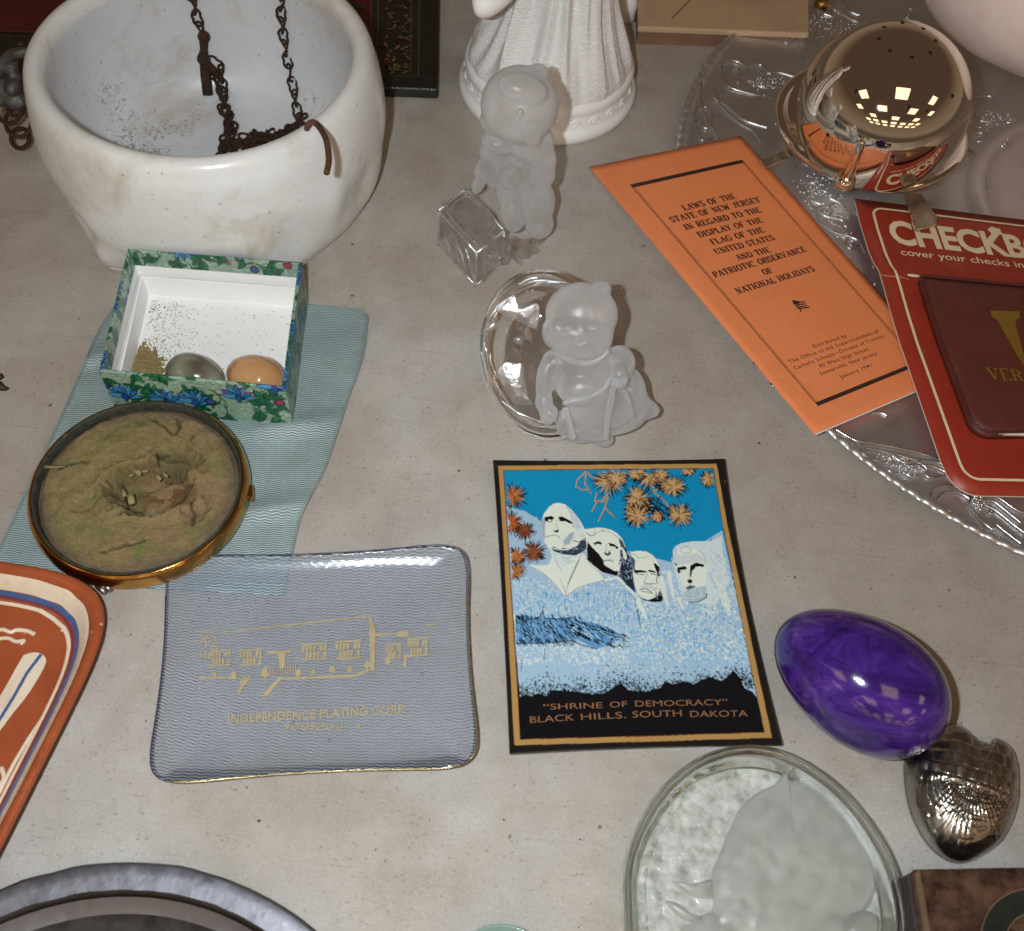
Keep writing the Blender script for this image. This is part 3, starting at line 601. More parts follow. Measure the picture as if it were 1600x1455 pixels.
fl2 = [[(190, 430), (230, 500), (300, 560), (370, 600), (410, 660)], [(190, 460), (260, 500), (330, 550), (430, 580)], [(225, 350), (225, 300), (280, 290), (330, 310), (350, 340), (310, 355)], [(225, 350), (250, 400), (330, 425), (420, 430), (540, 380)], [(330, 310), (400, 300), (440, 335), (480, 330), (560, 350)], [(260, 330), (290, 325), (300, 350)],
       [(130, 390), (130, 480), (160, 560), (210, 640)], [(105, 570), (105, 520), (150, 500), (180, 540), (170, 590), (140, 590), (130, 550)], [(110, 590), (130, 650), (180, 640)], [(350, 370), (420, 400), (500, 390)], [(400, 330), (430, 380), (470, 400)],
       [(475, 120), (470, 50), (520, 40), (545, 80), (510, 110), (495, 80)], [(545, 30), (560, 70), (590, 120), (600, 200), (590, 260)], [(620, 30), (620, 120), (610, 200), (620, 260)], [(640, 20), (660, 100), (650, 180)], [(560, 20), (600, 40), (640, 10)], [(700, 30), (760, 60), (840, 100), (880, 80)], [(780, 0), (800, 50), (850, 70)], [(690, 70), (740, 90), (730, 130), (690, 130)], [(520, 140), (560, 180), (600, 270)],
       [(560, 760), (600, 740), (640, 760), (650, 800), (620, 820)], [(580, 830), (640, 830), (700, 870), (760, 860)], [(600, 860), (620, 900), (690, 930), (740, 920)], [(650, 790), (700, 780), (720, 820)], [(640, 940), (700, 980), (780, 1000), (800, 1040)], [(720, 900), (780, 930), (820, 990)], [(560, 890), (570, 940), (610, 950)], [(660, 1000), (720, 1040), (790, 1080)], [(760, 1060), (850, 1090), (880, 1150)], [(1340, 660), (1380, 720), (1420, 800), (1430, 860)], [(1380, 440), (1440, 430), (1500, 470)], [(1380, 500), (1400, 540), (1450, 550)], [(1500, 520), (1520, 560), (1560, 560)], [(1560, 520), (1580, 560), (1600, 540)]]
parts = []
tr_paths = [[on_tray(*a7(*p)) for p in s] for s in fl1]+[[on_tray(*a4(*p)) for p in s] for s in fl2]
fan = []
for k in range(4):   # other quarters of the border, out of the photograph
    for s in fl1:
        pp = []
        for p in s:
            q = on_tray(*a7(*p))-CT; pp.append(CT+rotz(.75+.8*k) @ q)
        if k > 0: fan.append(pp)
for s in tr_paths+fan: parts.append(tube(smooth_path(s, 5), .00058, 6, False, False))
o = mesh('embossed_flourish', *merge(parts), m_emb, tr); o['kind'] = 'stuff'
parts = []
def bumps(px, py, n, sx, sy, f):
    for i in range(n):
        x, y = f(px+rng.normal()*sx, py+rng.normal()*sy); q = on_tray(x, y); parts.append(ball(q-[0, 0, .0003], (rng.uniform(.0005, .0009),)*3, None, 8, 5))
bumps(1230, 730, 60, 28, 28, a7); bumps(700, 470, 60, 80, 18, a7); bumps(560, 400, 40, 70, 20, a7); bumps(440, 380, 60, 60, 22, a4); bumps(650, 870, 70, 50, 40, a4); bumps(720, 110, 60, 70, 30, a4); bumps(750, 990, 60, 50, 50, a4); bumps(1090, 1180, 60, 40, 60, lambda x, y: (900+x/2.0786, 200+y/2.0786-250)); bumps(1000, 430, 60, 40, 50, lambda x, y: (900+x/2.0786+20, 200+y/2.0786)); bumps(1450, 540, 50, 60, 20, a4)
o = mesh('embossed_bead', *merge(parts), m_emb, tr); o['kind'] = 'stuff'
# curling stems between booklet and card
parts = []
for (cx, cy, r0) in ((1290, 330, 16), (1330, 380, 14), (1300, 300, 10), (1345, 440, 12), (1365, 480, 9), (1275, 280, 8), (1350, 350, 8), (1320, 420, 10), (1530, 215, 14), (1570, 225, 12), (1230, 60, 15), (1260, 20, 12), (1420, 20, 12), (1200, 10, 10)):
    pts = []
    for j in range(30):
        a = j/29*3.3*PI; rr = r0*(1-j/34); pts.append(on_tray(cx+rr*math.cos(a+cx), cy+rr*.8*math.sin(a+cx)))
    parts.append(tube(pts, .00038, 5, False, False))
o = mesh('embossed_scroll', *merge(parts), m_emb, tr); o['kind'] = 'stuff'
# ================================================================== CHROME DOME
def chrome_extra(m, n, l, p, vec, c): pass
m_chrome = mat('polished warm chrome', (.88, .81, .73), .03, 1, .02, 30, 0, 300, .5, rvar=.015)
m_hole = mat('dark hole', (.01, .008, .006), .6)
RD = .0550; SD = P(1378, 170, .064); ZR = .036
dome = thing('domed_server', 'shiny chrome dome with tiny vent holes on a chrome ring', 'dish cover', (SD[0], SD[1], .012))
prof = []
for i in range(40): a = math.radians(-32+122*i/39); prof.append((RD*math.cos(a), RD*math.sin(a)))
prof[-1] = (0, RD)
o = lathe('dome', prof, SD, 128, m_chrome, dome)
RC = P(1361, 192, ZR)
def rg(r, z): return (r, z)
ringp = [(.050, -.001), (.0590, -.0020), (.0600, -.0040), (.0635, -.0048), (.0665, -.003), (.0668, .0002), (.0650, .0022), (.0620, .0024), (.0600, .0010), (.0560, -.0002), (.050, -.001)]
lathe('ring', ringp, RC, 128, m_chrome, dome)
lathe('lower_bowl', [(.055, -.003), (.053, -.012), (.045, -.020), (.030, -.0245), (0, -.025)], RC, 96, m_chrome, dome)
def on_dome(px, py, lift=.0):
    d = _ray(px, py); d /= np.linalg.norm(d); oc = EYE-SD; b = oc@d; q = b*b-(oc@oc-(RD+lift)**2)
    return EYE+d*(-b-math.sqrt(max(q, 0))) 
def disc_on(q, nrm, r, name, m, parent, th=.0003):
    nrm = nrm/np.linalg.norm(nrm); u = np.cross(nrm, [0, 0, 1.0]); u /= np.linalg.norm(u)+1e-9; v = np.cross(nrm, u); V = []; n = 14
    for rr, h in ((r, -.0004), (r, th), (r*.1, th*.8)):
        for k in range(n): V.append(q+nrm*h+rr*(math.cos(2*PI*k/n)*u+math.sin(2*PI*k/n)*v))
    F = gridF(n, 3, True); F.append(tuple(range(2*n, 3*n))); return mesh(name, V, F, m, parent)
for (x, y) in ((990, 233), (1090, 262), (1174, 241), (940, 178), (965, 124), (1048, 104), (1142, 130), (1198, 186), (838, 416), (1074, 486), (1274, 437), (708, 613), (1005, 710), (1155, 505)):
    q = on_dome(*a4(x, y)); disc_on(q, q-SD, .00125 if x != 1155 else .0008, 'vent_hole', m_hole, dome)
# arm with screw at the front
s1 = P(*a4(785, 828), .040); s0 = on_dome(*a4(868, 635), .0015)
V, F = tube(smooth_path([s0, (s0*.55+s1*.45)+np.array([-.0008, -.003, .002]), s1+np.array([0, .001, .003])], 8), [.0012]+[.0022+.0022*i/15 for i in range(16)], 12); mesh('arm', V, F, m_chrome, dome)
V, F = merge([ball(s1, (.0068, .0068, .0058), None, 28, 16)]); mesh('screw_boss', V, F, m_chrome, dome)
V, F = tube([s1+UP*.001-fwd*.004, s1+UP*.001-fwd*.0078], .0036, 16); bevel(mesh('screw_head', V, F, m_chrome, dome), .0008, 2)
Vt = [P(*a4(1058, 886), .022), P(*a4(1130, 880), .024), P(*a4(1205, 985), .027), P(*a4(1200, 1020), .027), P(*a4(1108, 1046), .027)]
m_nickel = mat('dull nickel plate', (.72, .66, .58), .34, 1, .08, 80)
V = Vt+[p-np.array([0, 0, .0018]) for p in Vt]; n5 = 5; F = [tuple(range(5)), tuple(range(9, 4, -1))]+[(i, i+5, (i+1) % 5+5, (i+1) % 5) for i in range(5)]
bevel(mesh('lift_tab', V, F, m_nickel, dome, False), .0004)
V, F = tube([Vt[i]+np.array([0, 0, .0002]) for i in (1, 0, 4, 3)], .0007, 8); mesh('tab_edge', V, F, m_chrome, dome)
Vt = [P(1188, 250, .022), P(1196, 262, .022), P(1240, 243, .024), P(1232, 232, .024)]
V = Vt+[p-np.array([0, 0, .0022]) for p in Vt]; F = [(0, 1, 2, 3), (7, 6, 5, 4)]+[(i, i+4, (i+1) % 4+4, (i+1) % 4) for i in range(4)]
bevel(mesh('side_bar', V, F, m_nickel, dome, False), .0004)
V, F = boxm([P(1243, 98, 0), P(1238, 112, 0), P(1256, 120, 0), P(1262, 100, 0)], .055, .060); mesh('hinge', V, F, mat('brass hinge', (.32, .18, .06), .4, 1), dome)

# ================================================================== ORANGE BOOKLET
Hbk = homog(SQ, [(920, 261), (1157, 212), (1486, 587), (1272, 678)])
pxb = homog([(920, 261), (1157, 212), (1486, 587), (1272, 678)], SQ)
def bz(u, v):
    z = .0125
    for _ in range(4):
        q = P(*Hbk(u, v), z); d = math.hypot(q[0]-CT[0], q[1]-CT[1])-RTY; k = min(1, max(0, 1-(d-.004)/.055)); k = k*k*(3-2*k); z = .0030+.0138*k+.0012*math.sin(PI*min(1, max(0, u)))
    return z
def BK(u, v, off=0.0): return P(*Hbk(u, v), bz(u, v)+off)
def orange_extra(m, n, l, p, vec, c):
    b = N(n, 'Bump', Strength=.35, Distance=.0003); l.new(noise(n, l, vec, 1500, 3), b.inputs['Height']); l.new(b.outputs[0], p.inputs['Normal'])
m_or = mat('orange paper', (.84, .262, .098), .75, 0, .07, 500, 0, 300, .25, extra=orange_extra, dirt=(.55, .14, .04), dirt_s=14, dirt_amt=.25)
m_pg = mat('white page', (.72, .66, .6), .8, 0, .05); m_ink = mat('brown black ink', (.045, .018, .012), .6, 0, .3, 300)
bk = thing('orange_booklet', 'thin orange paper booklet about flag laws with black border, half under the red card', 'booklet', BK(.5, .5)*np.array([1, 1, 0]))
def sheet(name, f, nu, nv, th, m, parent): 
    return slab(name, [f(i/(nu-1), j/(nv-1)) for j in range(nv) for i in range(nu)], nu, nv, th, m, parent)
sheet('cover', lambda u, v: BK(u, v), 24, 50, .0003, m_or, bk)
for k in range(3): sheet('page', lambda u, v, k=k: BK(.004+u*.992+.002*k, .003+v*(.997+.0025*k)-.0, -.00045-.0005*k), 20, 40, .00022, m_pg, bk)
sheet('back_cover', lambda u, v: BK(u*1.0, v*1.004, -.0021), 16, 30, .0003, m_or, bk)
bk3 = lambda x, y: pxb(960+x/3.077, 230+y/3.077)
put = lambda u, v: BK(u, v, .00012)
lines = []
for t, a, b in (('LAWS OF THE', (338, 305), (590, 245)), ('STATE OF NEW JERSEY', (278, 363), (708, 262)), ('IN REGARD TO THE', (345, 398), (712, 311)), ('DISPLAY OF THE', (411, 434), (720, 360)), ('FLAG OF THE', (473, 470), (727, 407)), ('UNITED STATES', (492, 516), (777, 444)),
                ('AND THE', (595, 545), (757, 503)), ('PATRIOTIC OBSERVANCE', (485, 627), (928, 500)), ('OF', (722, 615), (768, 602)), ('NATIONAL HOLIDAYS', (595, 706), (968, 594))):
    ua, va = bk3(*a); ub, vb = bk3(*b); lines.append((t, (ua, va), (ub, vb), (0, -.0195)))
text_mesh('title_lettering', lines, put, m_ink, bk, True, T=.23, t=.11)
lines = []
for t, a, b in (('Distributed by', (960, 966), (1120, 912)), ('The Office of the Superintendent of', (845, 1040), (1275, 890)), ('Catholic Schools\u2014Diocese of Trenton', (870, 1070), (1298, 914)), ('85 West High Street', (992, 1060), (1225, 977)), ('Somerville, New Jersey.', (995, 1097), (1270, 995)), ('January 1941', (1090, 1113), (1240, 1055))):
    ua, va = bk3(*a); ub, vb = bk3(*b); lines.append((t, (ua, va), (ub, vb), (0, -.0118)))
text_mesh('imprint_lettering', lines, put, m_ink, bk, False, off=.004, space=1.15)
c0 = bk3(78, 180); c1 = bk3(600, 65); c2 = bk3(1398, 1075-12); c3 = bk3(968, 1238)
def rct(a, b, c_, d): return [[a, b, c_, d]]
u0, v0 = c0; u1, v1 = c1; u1 = (u1+.905)/2; vb0 = c3[1]; va0 = (v0+v1)/2; uL = (u0+c3[0])/2
rects = []
def hbar(ua, ub, v, h, k=14):
    for i in range(k): a = ua+(ub-ua)*i/k; b = ua+(ub-ua)*(i+1)/k; rects.append([(a, v), (b, v), (b, v+h), (a, v+h)])
def vbar(u, wd, va, vb, k=30):
    for i in range(k): a = va+(vb-va)*i/k; b = va+(vb-va)*(i+1)/k; rects.append([(u, a), (u+wd, a), (u+wd, b), (u, b)])
hbar(uL, u1, va0-.001, .0125); hbar(uL, u1, vb0-.006, .0125)
vbar(uL, .0045, va0+.0115, vb0-.006); vbar(uL+.011, .0028, va0+.0115, vb0-.006); vbar(u1-.0045, .0045, va0+.0115, vb0-.006); vbar(u1-.015, .0028, va0+.0115, vb0-.006)
strip2('printed_frame', rects, put, m_ink, bk)
ic = lambda x, y: bk3(855+x, 735+y)
strip2('flag_emblem', [[ic(0, 0), ic(36, 6), ic(34, 20), ic(6, 22)], [ic(36, 8), ic(62, 4), ic(60, 10), ic(36, 14)], [ic(12, 24), ic(66, 14), ic(64, 20), ic(14, 30)], [ic(16, 32), ic(72, 24), ic(70, 30), ic(20, 37)], [ic(22, 39), ic(84, 32), ic(82, 38), ic(30, 44)], [ic(30, 30), ic(36, 30), ic(46, 58), ic(40, 58)]], put, m_ink, bk)
m_wire = mat('steel staple', (.5, .48, .45), .3, 1)
for (x, y) in ((1177, 571), (1203, 604)):
    u, v = pxb(x, y); V, F = tube([BK(-.002, v-.008, -.0006), BK(-.004, v-.008, .0002), BK(-.004, v+.008, .0002), BK(-.002, v+.008, -.0006)], .00045, 6); mesh('staple', V, F, m_wire, bk)

# ================================================================== RED CARD WITH WALLET
cz = .0215
cTL, cTR_, cBL, cBR_ = P(1338, 303, cz), P(1600, 336, cz), P(1487, 757, cz), P(1600, 759, cz)
def cardz(u, v): return cz-.003+.004*math.sin(PI*min(1, v))*.6-.004*abs(v-.30)*(1 if v < .3 else .5)+.0016*math.exp(-((v-.30)/.02)**2)
y8 = lambda x, y: (1300+x/2.694, 260+y/2.694)
# card outline follows the photographed left edge, extends symmetrically off the frame
eL = [np.array(y8(*p)) for p in ((103, 115), (128, 235), (160, 350), (188, 420), (215, 480), (250, 610), (290, 740), (330, 850), (370, 960), (420, 1095), (470, 1230), (500, 1290))]
eLw = [P(p[0], p[1], cz)[:2] for p in eL]
axis = np.array([np.interp(t, [0, 1], [0, 1]) for t in (0,)])
wdir = (cTR_-cTL)[:2]; wdir /= np.linalg.norm(wdir); wdir2 = (cBR_-cBL)[:2]; wdir2 /= np.linalg.norm(wdir2)
Wc = .178
cum = [0]
for a, b in zip(eLw[:-1], eLw[1:]): cum.append(cum[-1]+np.linalg.norm(np.array(b)-np.array(a)))
Lc = cum[-1]+.012
def CDp(s, t):
    """s metres from left edge, t metres down from the top"""
    k = min(max(t, 0), cum[-1]); x = np.interp(k, cum, [q[0] for q in eLw]); y = np.interp(k, cum, [q[1] for q in eLw])
    if t > cum[-1] or t < 0:
        d = (np.array(eLw[-1])-np.array(eLw[-3])) if t > 0 else (np.array(eLw[1])-np.array(eLw[0])); d /= np.linalg.norm(d); ex = t-k; x += d[0]*ex; y += d[1]*ex
    f = min(1, max(0, t/Lc)); wd = wdir*(1-f)+wdir2*f; wd /= np.linalg.norm(wd)
    return x+wd[0]*s, y+wd[1]*s
def CD(s, t, off=0.0):
    x, y = CDp(s, t); return np.array([x, y, cardz(s/Wc, t/Lc)+off])
def rrect(x0, y0, x1, y1, r, k=8, corners=(1, 1, 1, 1)):
    o_ = []
    for (cx, cy, a0, on) in ((x1-r, y0+r, -90, corners[1]), (x1-r, y1-r, 0, corners[2]), (x0+r, y1-r, 90, corners[3]), (x0+r, y0+r, 180, corners[0])):
        for i in range(k+1): a = math.radians(a0+90*i/k); o_.append((cx+r*math.cos(a), cy+r*math.sin(a)))
    return o_
def dens(pl, step=.004):
    out = []
    for i, p in enumerate(pl):
        q = pl[(i+1) % len(pl)]; L = math.hypot(q[0]-p[0], q[1]-p[1]); n = max(1, int(L/step)); out += [(p[0]+(q[0]-p[0])*j/n, p[1]+(q[1]-p[1])*j/n) for j in range(n)]
    return out
def plate(name, outline, place, th, m, parent, crown=0.0, rings=10, smooth=True, edge=.25):
    """rounded plate: rings shrink towards the centre, crown raises the middle"""
    o_ = dens(outline); c = np.mean(np.array(o_), 0); V = []; n = len(o_)
    V += [place(x, y)-np.array([0, 0, th]) for x, y in o_]; rs = [0]+[1-(1-i/rings)**1.0 for i in range(1, rings+1)]
    for s in rs:
        for x, y in o_:
            xx = x+(c[0]-x)*s*.985; yy = y+(c[1]-y)*s*.985; h = crown*(1-(1-min(1, s/edge))**2) if crown else 0; V.append(place(xx, yy)+np.array([0, 0, h]))
    F = gridF(n, len(rs)+1, True); F.append(tuple(range(len(V)-n, len(V)))); F.append(tuple(range(n))[::-1]); return mesh(name, V, F, m, parent, smooth)
m_redc = mat('red printed card', (.34, .035, .018), .38, 0, .14, 40, .12, 260, .5, extra=wear(.35, (.5, .25, .2), .64), dirt=(.24, .02, .012), dirt_s=20, dirt_amt=.3)
m_cream = mat('cream print', (.80, .66, .45), .5, 0, .06); m_cardside = mat('worn card edge', (.6, .48, .36), .8)
cd = thing('checkbook_card', 'red card with cream border holding a brown wallet, lying on the silver tray', 'card', np.append(CDp(.08, .1), 0))
outl = rrect(0, 0, Wc, Lc, .014); outl = [(x if not (x < .02 and y < .02) else x, y) for x, y in outl]
outl = [p for p in rrect(0, 0, Wc, Lc, .0145)]
# sharp upper corners, round lower ones
outl = [(Wc, 0)]+[(Wc-.0145+.0145*math.cos(math.radians(a)), Lc-.0145+.0145*math.sin(math.radians(a))) for a in range(0, 91, 10)]+[(.0145+.0145*math.cos(math.radians(a)), Lc-.0145+.0145*math.sin(math.radians(a))) for a in range(90, 181, 10)]+[(0, 0)]
plate('card', outl, lambda s, t: CD(s, t), .0008, m_redc, cd)
oo = dens(outl+[outl[0]], .004); V, F = tube([CD(x, y, -.0004) for x, y in oo[:-1]], .00042, 6, True); mesh('card_edge', V, F, m_cardside, cd)
bo = rrect(.0105, .0075, Wc-.0105, Lc-.0105, .0075); bo = dens(bo+[bo[0]], .003)
V, F = band2([bo[:-1]+[bo[0]]], .0017, lambda x, y: CD(x, y, .0003)); mesh('printed_border', V, F, m_cream, cd, False)
Hc = None
def cinv(px, py, z=cz):
    q = P(px, py, z)[:2]; best = None; s, t = .05, .05
    for it in range(30):
        x, y = CDp(s, t); e = q-np.array([x, y]); h = 1e-4; a = (np.array(CDp(s+h, t))-(x, y))/h; b = (np.array(CDp(s, t+h))-(x, y))/h; d = np.linalg.solve(np.array([a, b]).T, e); s += d[0]; t += d[1]
    return s, t
putc = lambda s, t: CD(s, t, .0003)
A1 = cinv(*y8(262, 312)); A2 = cinv(*y8(808, 378))
wfull = (A2[0]-A1[0])*9/5.75*1.09
text_mesh('title_lettering', [('CHECKBOOK', A1, (A1[0]+wfull, A1[1]+(A2[1]-A1[1])*.4), (0, -.0222))], putc, m_cream, cd, False, off=.036, space=.97)
B1 = cinv(*y8(297, 366)); B2 = cinv(*y8(803, 420))
text_mesh('slogan_lettering', [('cover your checks in', B1, (B2[0]+.002, B1[1]+(B2[1]-B1[1])*.8), (0, -.0062))], putc, m_cream, cd, False, off=.006)
h = cinv(*y8(695, 258)); strip2('torn_spot', [[(h[0]-.005, h[1]-.001), (h[0]-.001, h[1]-.0045), (h[0]+.002, h[1]-.003), (h[0]+.0035, h[1]-.0035), (h[0]+.0045, h[1]+.003), (h[0], h[1]+.003), (h[0]-.003, h[1]+.0035)]], putc, m_cream, cd)
c1_ = cinv(*y8(195, 460)); V, F = tube([CD(.0, c1_[1], .0012), CD(.006, c1_[1]+.0004, .0012), CD(.012, c1_[1]+.0002, .0012), CD(.017, c1_[1]+.001, .001)], .0002, 5); mesh('crease', V, F, m_cardside, cd)
m_wal = mat('brown vinyl', (.120, .030, .020), .42, 0, .18, 40, .45, 900, .5, extra=wear(.25, (.22, .1, .07), .63))
m_walr = mat('vinyl piping', (.085, .022, .018), .5, 0, .1, 40, .2, 900, .4)
m_gold = mat('gold foil print', (.55, .36, .07), .35, .75, .15, 60); m_clearp = mat('white plastic hanger', (.75, .68, .55), .4)
wa = cinv(*y8(372, 452), cz+.006); wb = cinv(*y8(640, 1105), cz+.006)
wo = [(wa[0], wa[1])]; WX1 = Wc-.006
wl = rrect(wa[0], wa[1], WX1, wb[1]+.001, .010)
wl = [(WX1, wa[1]), (WX1, wb[1]-.009)]+[(wa[0]+.010+.010*math.cos(math.radians(a)), wb[1]-.009+.010*math.sin(math.radians(a))) for a in range(90, 181, 15)]+[(wa[0]+.000, wa[1]+.002), (wa[0]+.002, wa[1])]
WP = lambda s, t: CD(s, t, .0048)
wal = plate('wallet', wl, WP, .0046, m_wal, cd, .0022, 12, True, .35)
wd_ = dens(wl, .002); V, F = tube([CD(x+(.06-x)*.012, y+(.08-y)*.012, .0052) for x, y in wd_], .0010, 7, True); mesh('piping', V, F, m_walr, wal)
gv = lambda x, y: cinv(*y8(x, y), cz+.008)
WT = lambda s, t: CD(s, t, .00725)
g0 = gv(675, 605)
strip2('gold_initial', [[gv(672, 598), gv(795, 603), gv(797, 630), gv(775, 645), gv(835, 860), gv(775, 770), gv(702, 640), gv(676, 625)],
    [(gv(830, 860)[0], gv(830, 860)[1]), (gv(770, 645)[0]+.006, gv(770, 645)[1]+.012), (gv(770, 645)[0]+.0235, gv(770, 645)[1]+.000), (gv(770, 645)[0]+.02, gv(770, 645)[1]-.006), (gv(770, 645)[0]+.034, gv(770, 645)[1]-.006), (gv(770, 645)[0]+.03, gv(770, 645)[1])]], WT, m_gold, wal)
G1 = gv(672, 885); G2 = gv(808, 895)
text_mesh('gold_lettering', [('VER', G1, (G1[0]+(G2[0]-G1[0])*1.12, G1[1]), (0, -.0088))], WT, m_gold, wal, True)
k1 = cinv(*y8(680, 1110)); V, F = boxm([CD(k1[0], k1[1]-.004)[:2], CD(k1[0], k1[1]+.0045)[:2], CD(k1[0]+.05, k1[1]+.004)[:2], CD(k1[0]+.05, k1[1]-.004)[:2]], cz+.0005, cz+.0022); bevel(mesh('hanger_tab', V, F, m_clearp, cd, False), .0006)
k2 = cinv(*y8(770, 1125)); V, F = ball(CD(k2[0], k2[1], .003), (.0022, .0016, .0012)); mesh('rivet', V, F, m_hole, cd)
V, F = ball(CD(*cinv(*y8(340, 465)), .001), (.0042, .0012, .0006)); mesh('tear', V, F, m_cream, cd)

# ================================================================== FROSTED FIGURINES
def frost_mat(base=(.74, .75, .78), body=.21):
    m, n, l = newmat('frosted glass'); o = n.new('ShaderNodeOutputMaterial'); g = n.new('ShaderNodeTexCoord')
    d = N(n, 'BsdfPrincipled'); d.inputs['Base Color'].default_value = base+(1,); d.inputs['Roughness'].default_value = .28; d.inputs['Specular IOR Level'].default_value = .6
    b = N(n, 'Bump', Strength=.12, Distance=.0004); l.new(noise(n, l, g.outputs['Object'], 1500, 2), b.inputs['Height']); l.new(b.outputs[0], d.inputs['Normal'])
    t = N(n, 'BsdfTranslucent'); t.inputs['Color'].default_value = (.9, .9, .9, 1); m1 = N(n, 'MixShader', Fac=.35); l.new(d.outputs[0], m1.inputs[1]); l.new(t.outputs[0], m1.inputs[2])
    gs = N(n, 'BsdfGlass', Roughness=.32, IOR=1.45); tp = n.new('ShaderNodeBsdfTransparent'); tp.inputs[0].default_value = (.97, .965, .955, 1)
    m2 = N(n, 'MixShader', Fac=.55); l.new(gs.outputs[0], m2.inputs[1]); l.new(tp.outputs[0], m2.inputs[2])
    lw = N(n, 'LayerWeight', Blend=.30); cl = noise(n, l, g.outputs['Object'], 45, 3); a = N(n, 'Math', operation='MULTIPLY_ADD'); l.new(cl, a.inputs[0]); a.inputs[1].default_value = .45; a.inputs[2].default_value = body-.225; ad = N(n, 'Math', operation='ADD'); l.new(a.outputs[0], ad.inputs[0]); l.new(lw.outputs['Facing'], ad.inputs[1]); ad.use_clamp = True
    m3 = n.new('ShaderNodeMixShader'); l.new(ad.outputs[0], m3.inputs[0]); l.new(m2.outputs[0], m3.inputs[1]); l.new(m1.outputs[0], m3.inputs[2]); l.new(m3.outputs[0], o.inputs[0]); return m
def glass_mat(name, tint=(.97, .98, .98), rough=0.0, clear=.25, bump=0, bs=120, ior=1.5):
    m, n, l = newmat(name); o = n.new('ShaderNodeOutputMaterial'); g = N(n, 'BsdfGlass', Roughness=rough, IOR=ior); g.inputs['Color'].default_value = tint+(1,)
    tp = N(n, 'BsdfTransparent'); tp.inputs['Color'].default_value = tint+(1,); mx = N(n, 'MixShader', Fac=clear); l.new(g.outputs[0], mx.inputs[1]); l.new(tp.outputs[0], mx.inputs[2]); l.new(mx.outputs[0], o.inputs[0])
    if bump:
        c = n.new('ShaderNodeTexCoord'); b = N(n, 'Bump', Strength=bump, Distance=.002); l.new(noise(n, l, c.outputs['Object'], bs, 4), b.inputs['Height']); l.new(b.outputs[0], g.inputs['Normal'])
    return m
m_frost = frost_mat(); m_glass = glass_mat('clear glass', (1, 1, 1), clear=.5, bump=.5, bs=50); m_glass2 = glass_mat('clear lead crystal', (1, 1, 1), clear=.48, bump=.35, bs=60)
# ---- child on a gift parcel
yb = .5132
b2 = lambda x, y, dy=0.0: PY(640+x/3.162, y/3.162, yb+dy)
def E2(x, y, rx, ry, rz=None, dy=0.0, a=0.0, til=0.0):
    c = b2(x, y, dy); k = .43e-3/3.162; rx, ry, rz = rx*k, ry*k*1.55, (rz or rx)*k      # ry: picture-vertical radius -> height
    rr = np.array([rx, rz, ry]); Rm = rotz(.10) @ rotx(til) @ roty(a)
    return ball(c, rr, Rm, 24, 16)
child = thing('frosted_child', 'frosted glass child figurine with a clear glass gift parcel and bow at its feet', 'figurine', P(825, 366, 0))
pt = [E2(545, 520, 170, 108, 155), E2(635, 360, 45, 28, 30, .008, .4), E2(600, 385, 60, 30, 60, .008), E2(470, 660, 95, 45, 90, .004), E2(400, 700, 45, 25, 50, .004),
      E2(600, 700, 105, 60, 95), E2(560, 620, 100, 40, 90), E2(650, 770, 66, 45, 60, -.004), E2(660, 860, 58, 45, 55, -.006), E2(560, 860, 110, 90, 80), E2(470, 790, 60, 70, 60, .006),
      E2(490, 930, 58, 85, 50, -.010), E2(500, 1050, 50, 50, 48, -.014), E2(515, 1100, 48, 30, 45, -.016), E2(630, 1010, 84, 95, 70, -.008), E2(640, 1105, 70, 50, 65, -.010), E2(560, 950, 75, 90, 60), E2(410, 745, 62, 40, 40, .006, .5), E2(370, 820, 40, 58, 22, .010, .35), E2(345, 905, 32, 50, 18, .014, .3), E2(420, 860, 50, 60, 26, .008), E2(690, 800, 34, 42, 36, -.006), E2(450, 700, 90, 26, 60, -.004, .2), E2(500, 880, 46, 40, 40, -.016), E2(555, 1060, 26, 60, 26, -.004)]
pt += [E2(545, 560, 16, 14, 16, -.0215), E2(505, 575, 34, 16, 20, -.0165), E2(600, 575, 34, 16, 20, -.0155), E2(560, 440, 110, 40, 70, -.009, .25), E2(590, 600, 34, 14, 18, -.018), E2(470, 590, 60, 22, 40, -.010, -.5), E2(500, 640, 60, 16, 30, -.012), E2(400, 610, 60, 26, 50, -.004, .9), E2(610, 690, 40, 20, 30, -.014, .4)]
o = mesh('child_body', *merge(pt), m_frost, child); remesh(o, .0011, 8)
# gift parcel
zt = .031
gq = [P(684, 328, zt), P(745, 395, zt), P(789, 360, zt), P(728, 293, zt)]
V, F = boxm([q[:2] for q in gq], .0005, zt)
V = [tuple(v) for v in V]
o = mesh('gift_parcel', V, F, m_glass2, child, False); bevel(o, .0030, 3)
cg = sum(gq)/4
def gp(u, v, z): q = gq[0]*(1-u)*(1-v)+gq[3]*u*(1-v)+gq[2]*u*v+gq[1]*(1-u)*v; return np.array([q[0], q[1], z])
V, F = merge([tube([gp(.24, -.02, zt+.0008), gp(.24, 1.02, zt+.0008), gp(.24, 1.03, .004)], .0018, 8), tube([gp(.95, .5, zt+.0006), gp(.35, .5, zt+.0006), gp(-.03, .5, zt), gp(-.03, .5, .004)], .0016, 8)])
mesh('parcel_ribbon', V, F, m_glass2, child)
V, F = ball(gp(.60, .5, zt-.001), (.0145, .0125, .0035), rotz(-.8), 28, 14); mesh('parcel_top', V, F, m_glass, child)
bw = lambda x, y, z: P(670+x/7.62, 280+y/7.62, z)
bc = bw(960, 830, .014)
